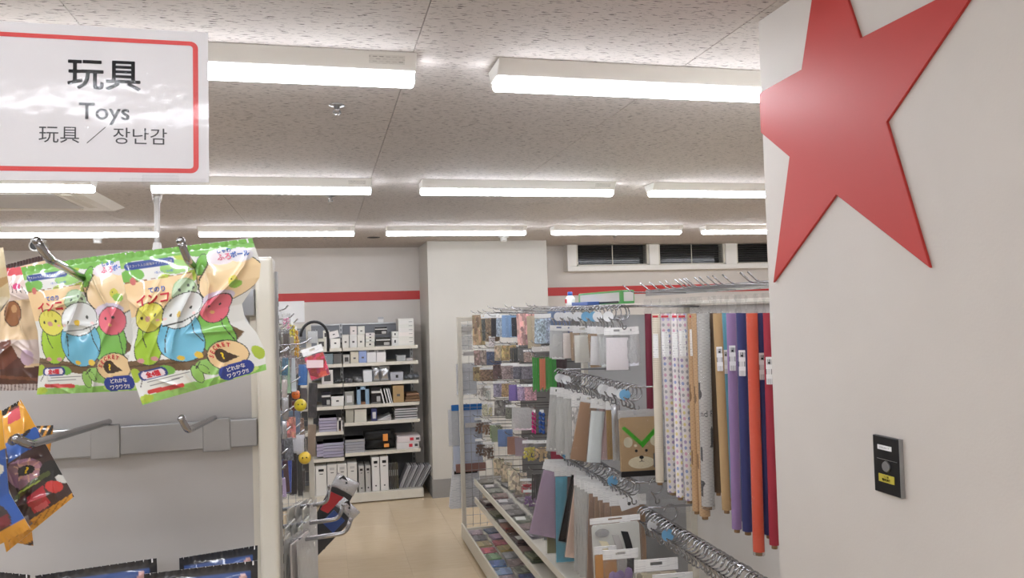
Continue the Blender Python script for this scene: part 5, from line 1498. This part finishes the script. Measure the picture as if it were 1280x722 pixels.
# blue capped bottles low down
for k in range(4):
    P = at_y(388, 684 + 12 * k, 2.45)
    t = tag(empty('capped_bottle', (P.x - .01, 2.45 + .01 * k, P.z - .02)), 'small blue and white bottle pack, %s from the top, low on left gondola' % ORD[k], 'bottle', 'bottle packs low on the left gondola')
    put('body', shared('bottlebody', lambda: MB().lathe([(.024, -.012), (.028, -.006), (.028, .008), (.018, .012)], 14).mesh('body'), 'tint_gloss'), None, t, None, None, None, (100, 160, 206) if k % 2 else (226, 230, 234))
    put('cap', shared('bcap', lambda: MB().lathe([(.012, .012), (.012, .02), (.008, .022)], 12).mesh('cap'), 'tint_gloss'), None, t, None, None, None, (230, 232, 234))
# three chrome pegs with white cards beside the end post
for i, (ex, ey, tx, ty, Y) in enumerate(((409, 628, 412, 608, 1.56), (424, 648, 429, 631, 1.42), (433, 666, 438, 650, 1.29))):
    b_ = at_y(ex, ey, Y); tp = at_y(tx, ty, Y)
    peg((-.092, Y, b_.z - .006), b_, tp, .0036)
gpart(MB().box((-.10, 1.15, 1.52), (-.092, 1.65, 1.60)), 'side_bar', 'steel')
for i in range(12):
    Y = [1.29, 1.42, 1.56][i // 4]
    zt = at_y([433, 424, 409][i // 4], [666, 648, 628][i // 4], Y).z + .003
    packet((-.070 + .0115 * (i % 4) + .003 * (i // 4), Y + .004, zt), .075, .30, .005, 'frost' if i % 2 else 'plain', (232, 230, 220), 'white card packet, %s from the wall on the %s chrome peg by the post' % (ORD[i % 4], ['nearest', 'middle', 'farthest'][i // 4]), 'packet', 'white card packets on the chrome pegs', 1.25 + rnd.uniform(-.15, .15), rnd.uniform(-.05, .05), 0, .0)
for (x0, y0, x1, y1, Y, col, lab, wd) in ((402, 660, 436, 597, 1.95, (40, 40, 42), 'black and silver foil pouch with red band poking into the aisle', .06), (398, 672, 440, 630, 1.75, (40, 44, 52), 'dark foil pouch below the red banded one', .05)):
    a, b = at_y(x0, y0, Y), at_y(x1, y1, Y)
    L = (b - a).length; ang = math.atan2(b.x - a.x, -(b.z - a.z))
    t = tag(empty('foil_pouch', b, (0, math.atan2(b.x - a.x, b.z - a.z), .1)), lab, 'pouch')
    put('bag', unit('pouch', 'tint_gloss'), None, t, None, None, (wd, .012, L * 1.3), col)
    put('foil_end', unit('pouch', 'silver_foil'), None, t, (0, -.002, .0), None, (wd * 1.04, .014, L * .26))
    put('band', unit('slab', 'tint_gloss'), None, t, (-wd * .1, -.006, -L * .34), None, (wd * .7, .004, L * .36), (176, 46, 52) if y1 < 610 else (44, 74, 140))
    put('dark_print', unit('slab', 'tint_gloss'), None, t, (.0, -.007, -L * .05), (0, .5, 0), (wd * .6, .003, L * .10), (30, 30, 32))

# ------------------------------------------------------------------ stationery shelves against the back wall
YFB = 7.98
sh = tag(empty('wall_shelf_unit', (.3, 8.2, 0)), 'cream steel shelf unit full of boxes and files by the back wall', 'shelving')
def sp_(mb, name, material, **k): return gpart(mb, name, material, sh, **k)
XL0, XM, XR1 = -.62, .17, .955
sp_(MB().box((XL0, 8.50, .1), (XM, 8.52, 1.80)), 'back_panel', 'shelf_back_shaded'); sp_(MB().box((XM + .002, 8.50, .1), (XR1 - .01, 8.52, 1.80)), 'back_panel', 'shelf_back_shaded')
for x in (XM, XR1 - .03):
    sp_(MB().box((x - .015, 8.47, 0), (x + .015, 8.50, 1.82)), 'upright', 'steel')
    d_ = MB()
    for k in range(34): d_.box((x - .004, 8.468, .2 + k * .048), (x + .004, 8.471, .226 + k * .048))
    stuff(sp_(d_, 'slots', 'dark_slot'))
sp_(MB().box((XL0, 8.48, 1.80), (XR1, 8.525, 1.815)), 'top_rail', 'steel')
sp_(MB().box((XL0, YFB - .05, .012), (XR1, 8.50, .1)).box((XL0, YFB + .0, 0), (XR1, 8.45, .012)), 'base_deck', 'shelf_paint', bevel=.002)
def zshelf(px, py): return at_y(px, py, YFB).z
levR = [zshelf(475, 432.7), zshelf(475, 452.3), zshelf(475, 476.8), zshelf(475, 504.3), zshelf(475, 525.8), zshelf(475, 563.4)]
levL = [levR[0], levR[1], levR[2], levR[3], zshelf(413, 539.3), zshelf(413, 572.5)]
for side, (x0, x1, lv) in (('R', (XM + .005, XR1 - .015, levR)), ('L', (XL0, XM - .005, levL))):
    for z in lv:
        sp_(MB().box((x0, YFB, z - .034), (x1, YFB + .012, z)).box((x0, YFB + .012, z - .012), (x1, 8.5, z - .001)), 'shelf', 'shelf_paint', bevel=.0015)
def zon(cx, k, base=False):
    if base: return .1
    return (levR if cx > 428 else levL)[k]
items = [  # shelf index, px x0,x1,y_top, kind, colour, label
    (0, 396, 407, 423, 'boxw', (206, 202, 194), 'white box with dark window at the left of the top shelf'),
    (0, 407, 411, 423, 'box', (226, 224, 218), 'slim white box at the left of the top shelf'),
    (0, 413, 425, 423, 'crate', (228, 226, 220), 'white box with a finger hole, below the tilted one, top shelf'),
    (0, 427.5, 436, 418, 'boxm', (214, 212, 206), 'white canister box, left of the pyramid on the top shelf'),
    (0, 437, 446, 418, 'boxm', (218, 216, 210), 'white canister box, middle of the pyramid on the top shelf'),
    (0, 446.5, 455.5, 418, 'boxm', (216, 214, 208), 'white canister box, right of the pyramid on the top shelf'),
    (0, 457, 468, 427.5, 'drawerbox', (222, 220, 214), 'lowest of four flat white boxes on the top shelf'),
    (0, 470, 488, 421, 'darkset', (46, 44, 44), 'dark tray organiser with a pale shelf on the top shelf'),
    (0, 489.5, 498, 421.5, 'drawerbox', (222, 220, 214), 'lower of two small white drawer boxes on the top shelf'),
    (0, 497.5, 517, 398, 'tower', (214, 214, 210), 'tall pale drawer tower at the right of the top shelf'),
    (1, 405, 416, 442, 'plainbox', (128, 138, 148), 'blue grey box at the left of the second shelf'),
    (1, 417, 427, 442, 'plainbox', (104, 102, 102), 'dark grey box on the second shelf'),
    (1, 429, 437, 443, 'boxw', (190, 186, 182), 'small grey box with white window on the second shelf'),
    (1, 438, 448, 439.5, 'boxm', (206, 198, 180), 'cream box with dark mark on the second shelf'),
    (1, 448.5, 458, 438, 'boxm', (140, 162, 198), 'light blue box on the second shelf'),
    (1, 458.5, 470, 436, 'boxt', (222, 220, 216), 'white box with grey top, left one on the second shelf'),
    (1, 470.5, 482, 436, 'boxt', (224, 222, 218), 'white box with grey top, right one on the second shelf'),
    (1, 496, 507, 443.5, 'plainbox', (160, 160, 160), 'low grey clip tray on the second shelf'),
    (1, 507.5, 516, 447, 'plainbox', (172, 172, 172), 'flat grey tray at the right of the second shelf'),
    (2, 402, 416, 462, 'boxw', (206, 202, 198), 'white picture box at the left of the third shelf'),
    (2, 417, 428, 472, 'blob', (64, 64, 66), 'dark coiled cord packs on the third shelf'),
    (2, 430, 441, 471, 'blob', (96, 96, 98), 'grey small parts pack on the third shelf'),
    (2, 442, 453, 468, 'blob', (120, 120, 122), 'grey clips pack on the third shelf'),
    (2, 454, 465, 463, 'roundbox', (220, 220, 220), 'rounded white container on the third shelf'),
    (2, 465, 475, 457, 'foilbag', (176, 178, 180), 'silver bag left of the twin on the third shelf'),
    (2, 475, 487, 458, 'foilbag', (196, 198, 200), 'silver bag right of its twin on the third shelf'),
    (2, 488, 504, 465, 'drawerbox', (176, 178, 182), 'grey flat box on the third shelf'),
    (2, 505, 525, 466, 'blob', (120, 122, 130), 'heap of grey cables at the right of the third shelf'),
    (3, 402, 413, 489, 'darkset', (34, 34, 40), 'black case with white mark on the fourth shelf'),
    (3, 414, 429.5, 495, 'crate', (226, 226, 224), 'white lidded box with handle on the fourth shelf'),
    (3, 431, 442, 489, 'boxw', (160, 158, 156), 'grey card box with pale front on the fourth shelf'),
    (3, 446, 461, 482, 'openbox', (136, 164, 190), 'light blue open magazine holder on the fourth shelf'),
    (3, 464, 476, 483, 'darkset', (30, 30, 34), 'black stand with pale insert on the fourth shelf'),
    (3, 491, 504.5, 481.5, 'boxm', (178, 146, 104), 'kraft brown box on the fourth shelf'),
    (3, 506, 525, 491, 'wood', (122, 92, 68), 'stack of brown wooden frames at the right of the fourth shelf'),
    (4, 432, 442, 511, 'plainbox', (168, 162, 150), 'grey beige box behind the cream box on the fifth shelf'),
    (4, 443, 458, 511, 'plainbox', (212, 206, 192), 'cream box on the fifth shelf'),
    (4, 464, 471, 510, 'boxw', (60, 66, 110), 'dark navy tin with white top on the fifth shelf'),
    (4, 472, 491, 520, 'slant', (214, 214, 214), 'leaning pile of white boards on the fifth shelf'),
    (4, 493, 522, 510, 'papers', (170, 170, 170), 'stack of grey folders at the right of the fifth shelf'),
    (5, 496, 523.5, 552.5, 'longbox', (214, 206, 206), 'lower long white box with red print on the sixth shelf')]
def shelf_item(kind, x0, x1, z0, z1, Y0, col, label, name=None, cat='box', dep=None, ry=0, parent_tag=None):
    wd, h = x1 - x0, z1 - z0
    cx = (x0 + x1) / 2
    dep = dep or min(.30, max(.10, wd * 1.6))
    nm = {'blob': 'cord_pack', 'foilbag': 'foil_bag', 'tower': 'drawer_tower', 'papers': 'folder_stack', 'wood': 'wooden_frames', 'slant': 'board_pile', 'crate': 'storage_box', 'openbox': 'magazine_holder', 'darkset': 'tray_organiser', 'roundbox': 'container'}.get(kind, 'storage_box')
    t = tag(empty(name or nm, (cx, Y0, z0), (0, ry, 0)), label, cat)
    _pc[0] += 1; c = vary(col, _pc[0], 5)
    def bx(n, m, lo, hi, color=None, bev=.0015):
        o = MB().box(lo, hi).build(n, m, t, bevel=bev, seg=1)
        if color: o.color = (*lin(color), 1)
        return o
    H = wd / 2
    F = -.0015
    if kind in ('box', 'plainbox', 'boxw', 'boxm', 'boxt', 'crate', 'drawerbox', 'longbox', 'tower'):
        bx('box', 'tint_matte', (-H, 0, 0), (H, dep, h), c)
    if kind == 'boxw':
        bx('window', 'tint_gloss', (-H * .6, F, h * .2), (H * .6, .001, h * .7), (70, 68, 68) if sum(c) > 480 else (206, 206, 206), 0)
        bx('lid', 'tint_matte', (-H * 1.02, F, h * .86), (H * 1.02, dep, h), c)
    elif kind == 'plainbox':
        bx('lid', 'tint_matte', (-H * 1.02, F, h * .8), (H * 1.02, dep, h * 1.0), vary(c, 3, 12))
    elif kind == 'boxm':
        bx('printed_mark', 'tint_matte', (-H * .3, F, h * .36), (H * .3, .001, h * .5), (96, 94, 92), 0)
        bx('lid', 'tint_matte', (-H * 1.02, F, h * .84), (H * 1.02, dep, h), c)
    elif kind == 'boxt':
        bx('top_band', 'tint_matte', (-H * 1.01, F, h * .74), (H * 1.01, dep, h * 1.0), (150, 148, 146)); bx('printed_mark', 'ink_grey', (-H * .6, F * 2, h * .8), (H * .6, F, h * .9), None, 0)
    elif kind == 'crate':
        bx('finger_hole', 'dark_slot', (-H * .22, F, h * .44), (H * .22, .001, h * .58), None, 0); bx('lid', 'tint_matte', (-H * 1.03, F, h * .82), (H * 1.03, dep, h * 1.0), c)
    elif kind == 'drawerbox':
        bx('drawer_front', 'tint_matte', (-H * .92, F * 2, h * .1), (H * .92, .001, h * .9), c); bx('pull', 'dark_slot', (-H * .2, F * 3, h * .35), (H * .2, F * 2, h * .7), None, 0)
    elif kind == 'longbox':
        bx('red_print', 'ink_red', (H * .1, F, h * .25), (H * .42, .001, h * .75), None, 0); bx('side_print', 'ink_grey', (H * .62, F, h * .3), (H * .9, .001, h * .7), None, 0)
    elif kind == 'tower':
        for k in range(6):
            a = .05 + k * .15
            bx('drawer', 'tint_matte', (-H * .94, F, h * a), (H * .94, .001, h * (a + .135)), vary(c, k, 6), .001); bx('label_slot', 'ink_grey', (H * .35, F * 2, h * (a + .07)), (H * .8, F, h * (a + .085)), None, 0)
    elif kind == 'darkset':
        bx('frame', 'tint_gloss', (-H, .02, 0), (H, dep, h * .95), c); bx('tray', 'tint_gloss', (-H, 0, h * .62), (H, dep, h * .74), (216, 214, 210)); bx('insert', 'tint_matte', (H * .1, F, h * .12), (H * .85, .022, h * .42), (176, 174, 172))
        bx('tray', 'tint_gloss', (-H, 0, h * .0), (H, dep, h * .08), (120, 118, 116))
    elif kind == 'openbox':
        bx('side', 'tint_matte', (-H, 0, 0), (-H * .4, dep, h), c); bx('side', 'tint_matte', (H * .4, 0, 0), (H, dep, h), c); bx('back', 'tint_matte', (-H * .4, dep * .6, 0), (H * .4, dep, h), (60, 58, 60)); bx('base', 'tint_matte', (-H * .4, 0, 0), (H * .4, dep, h * .12), (150, 110, 80)); bx('top', 'tint_matte', (-H, 0, h * .8), (H, dep, h), vary(c, 5, 14))
    elif kind == 'roundbox':
        put('body', unit('slab', 'tint_gloss'), None, t, (0, dep / 2, h), None, (wd, dep, h), c); put('lid', unit('pouch', 'tint_gloss'), None, t, (0, dep / 2, h * 1.08), None, (wd * 1.04, dep, h * .3), c)
    elif kind == 'foilbag':
        put('bag', unit('pouch', 'silver_foil'), None, t, (0, .05, h), None, (wd * 1.05, .09, h)); put('header_card', unit('slab', 'tint_matte'), None, t, (0, .04, h * 1.02), None, (wd, .012, h * .18), (180, 180, 182))
    elif kind == 'blob':
        r_ = random.Random(_pc[0]); mb = MB()
        for k in range(9):
            mb.ball((r_.uniform(-H * .7, H * .7), r_.uniform(.02, dep), r_.uniform(.2, .55) * h), h * .32, 8, (1.3, 1.2, .9))
        o = mb.build('coils', 'tint_gloss', t); o.color = (*lin(c), 1)
        put('sleeve', unit('pouch', 'clear_film'), None, t, (0, dep / 2, h), None, (wd, dep, h))
    elif kind == 'wood':
        for k in range(3): bx('frame', 'tint_matte', (-H + .01 * k, .01 * k, h * k / 3), (H - .004 * k, dep, h * (k + .85) / 3), vary(c, k, 16))
    elif kind == 'slant':
        for k in range(5):
            o = bx('board', 'tint_matte', (-H, 0, 0), (H * .8, dep, h * .12), vary(c, k, 14)); o.location.z = h * .16 * k + .002; o.rotation_euler.y = -.10 * k * .8
    elif kind == 'papers':
        for k in range(9): bx('folder', 'tint_matte', (-H + rnd.uniform(0, .01), rnd.uniform(0, .01), h * k / 9), (H - rnd.uniform(0, .01), dep, h * (k + .8) / 9), vary((206, 206, 206) if k % 2 == 0 else (104, 104, 106), k, 14), 0)
    return t
def place(k, x0, x1, ytop, kind, col, label, base=False, **kw):
    cx = (x0 + x1) / 2; z0 = zon(cx, k, base); Y0 = YFB + .02
    a, b = at_y(x0, ytop, Y0), at_y(x1, ytop, Y0)
    return shelf_item(kind, a.x, b.x, z0 + .0004, at_y(cx, ytop, Y0).z, Y0, col, label, **kw)
for it in items: place(*it)
def stack_on(x0, x1, ya, yb, kind, col, label, ry=0, **kw):
    Y0 = YFB + .02; cx = (x0 + x1) / 2
    return shelf_item(kind, at_y(x0, yb, Y0).x, at_y(x1, yb, Y0).x, at_y(cx, yb, Y0).z, at_y(cx, ya, Y0).z, Y0, col, label, ry=ry, **kw)
stack_on(404, 412, 413, 422.8, 'boxw', (216, 212, 204), 'small white box on top of the left box, top shelf')
stack_on(412, 424.5, 413.5, 422, 'crate', (228, 226, 220), 'tilted white box with a finger hole, top shelf', -.22)
stack_on(438, 446, 407.5, 417.8, 'boxm', (220, 218, 212), 'left of the two upper canister boxes, top shelf')
stack_on(447.5, 456, 407.5, 417.8, 'boxm', (220, 218, 212), 'right of the two upper canister boxes, top shelf')
for k in range(3): stack_on(457 + k * .2, 468.5, 416 + k * 3.8, 419.6 + k * 3.8, 'drawerbox', (222, 220, 214), '%s of four flat white boxes on the top shelf' % ['topmost', 'second from top', 'third from top'][k])
stack_on(469, 484, 408, 418, 'darkset', (24, 24, 26), 'black tray stacked on the tray organiser, top shelf')
stack_on(489.8, 498, 414, 421.2, 'drawerbox', (224, 222, 216), 'upper of two small white drawer boxes on the top shelf')
for side, x0, x1, ys, nm in (('L', 399, 421, (522, 540), 'left bay upper'), ('M', 404, 429.5, (553, 571.3), 'left bay lower front'), ('R', 431.5, 456, (549, 565.6), 'right bay')):
    n = 5
    for k in range(n):
        ya = ys[0] + (ys[1] - ys[0]) * k / n; yb = ys[0] + (ys[1] - ys[0]) * (k + .92) / n
        stack_on(x0 + rnd.uniform(-.4, .4), x1 + rnd.uniform(-.4, .4), ya, yb, 'plainbox', (164, 160, 180) if side != 'R' else (160, 160, 166), '%s flat lilac grey file case in the %s stack' % (['topmost', 'second', 'middle', 'fourth', 'bottom'][k], nm), name='file_case', cat='file case', dep=.26)
for k in range(4): stack_on(396, 404.5, 555 + k * 4, 558.7 + k * 4, 'plainbox', (166, 162, 182), '%s lilac grey file case of the pile left of the lower stack' % ['topmost', 'second', 'third', 'bottom'][k], name='file_case', cat='file case', dep=.2)
stack_on(421.5, 428.5, 522, 539, 'openbox', (206, 206, 200), 'white open holder right of the upper file cases')
stack_on(496.5, 525.5, 545, 552, 'longbox', (222, 212, 212), 'upper long white box with red print on the sixth shelf')
# leaning dark sheets on shelf four, black bag on shelf six
for k, (x, c, wds) in enumerate(((478, (200, 200, 196), 'pale'), (482, (40, 40, 42), 'black'), (485.5, (226, 226, 226), 'white'), (488, (60, 60, 62), 'dark'))):
    P = at_y(x, 503, YFB + .03)
    t = tag(empty('notebook', (P.x + .02, YFB + .03, levR[3] + .0005), (0, -.22, 0)), '%s notebook leaning on the fourth shelf' % wds, 'notebook', 'leaning notebooks')
    o = MB().box((-.006, 0, 0), (.004, .2, .15)).build('pages', 'paper_white', t); o2 = MB().box((-.008, -.002, 0), (-.006, .2, .152)).box((.004, -.002, 0), (.006, .2, .152)).build('cover', 'tint_matte', t); o2.color = (*lin(c), 1)
P = at_y(475, 563, YFB)
t = tag(empty('black_bag', (P.x, YFB + .03, levR[5] + .0005)), 'black fabric bag with two orange labels on the sixth shelf', 'bag')
put('body', unit('pouch', 'black_matte'), None, t, (0, .10, .20), None, (.32, .16, .20))
put('flap', unit('pouch', 'black_matte'), None, t, (-.01, .05, .205), None, (.27, .09, .11))
for (x, z0, z1) in ((.035, .095, .165), (.045, .030, .062)):
    o = MB().box((x, -.012, z0), (x + .05, .03, z1)).build('orange_label', 'tint_matte', t, bevel=.003); o.color = (*lin((232, 150, 70)), 1)
# files on the base deck
def binder(x0, x1, ytop, col, label, holes=True, label_col=None, dep=.26, name='box_file'):
    Y0 = YFB - .005
    a, b = at_y(x0, ytop, Y0), at_y(x1, ytop, Y0)
    wd = b.x - a.x; h = a.z - .1
    t = tag(empty(name, ((a.x + b.x) / 2, Y0, .1004)), label, 'file')
    H = wd / 2
    o = MB().box((-H, 0, 0), (H, dep, h)).build('case', 'tint_matte', t, bevel=.002, seg=1); o.color = (*lin(col), 1)
    if holes: MB().lathe([(.008, -.0015), (.008, .0)], 12, 'Y', (0, 0, h * .16)).build('finger_ring', 'dark_slot', t)
    if label_col:
        MB().box((-H * .5, -.0018, h * .82), (H * .5, 0, h * .9)).build('label', label_col, t)
        MB().box((-H * .3, -.0018, h * .72), (H * .35, 0, h * .745)).build('print', 'ink_grey', t)
    return t
binder(391, 394, 583, (206, 204, 198), 'white file edge at the far left of the base', False)
binder(394.5, 408, 583, (220, 218, 212), 'white box file with black label strip at the left of the base', False, 'ink')
for k in range(3): binder(409 + 12.6 * k, 420.8 + 12.6 * k, [581, 580, 579][k], (216, 213, 207), 'plain white magazine file, %s of three on the base' % ['left', 'middle', 'right'][k], False, 'panel_grey')
binder(448, 455, 582.5, (176, 174, 170), 'slim grey file, left of two on the base', True, 'ink'); binder(456.5, 463, 582, (178, 176, 172), 'slim grey file, right of two on the base', True, 'ink')
binder(464.5, 474, 572, (224, 222, 218), 'white ring file with finger hole, left of two tall ones', True, 'ink'); binder(475, 485, 571, (224, 222, 218), 'white ring file with finger hole, right of two tall ones', True, 'ink')
for k in range(5):
    P = at_y(487.5 + 2.4 * k, 578, YFB)
    t = tag(empty('dark_folder', (P.x, YFB + .0, .1004), (0, -.03, 0)), 'dark folder, %s from the left beside the white ring files' % ORD[k], 'folder', 'dark folders on the base')
    put('cover', unit('slab', 'tint_gloss'), None, t, (0, .12, .27), None, (.014, .22, .27), (66 + 6 * k, 66 + 5 * k, 70)); put('clip', unit('slab', 'steel'), None, t, (0, .005, .2), None, (.008, .012, .06))
for k in range(12):
    P = at_y(500 + 2.5 * k, 606, YFB)
    t = tag(empty('leaning_folder', (P.x - .01, YFB + .02, .1004), (0, .42 + .012 * k, 0)), 'leaning grey file board, %s from the left at the base end' % ORD[k], 'folder', 'leaning file boards')
    put('board', unit('slab', 'tint_matte'), None, t, (0, .10, .245), None, (.007, .22, .24), [(150, 148, 152), (206, 206, 208), (120, 118, 122)][k % 3]); put('edge', unit('slab', 'tint_matte'), None, t, (.0035, .10, .246), None, (.003, .22, .243), (226, 226, 226))
b = MB().box((-.03, 0, 0), (.03, .002, .06)).build('price_card', 'printed_slip', None); b.location = (at_y(476, 403, 8.47).x, 8.478, 1.8155); tag(b, 'small white card standing on the top rail of the wall shelves', 'card')
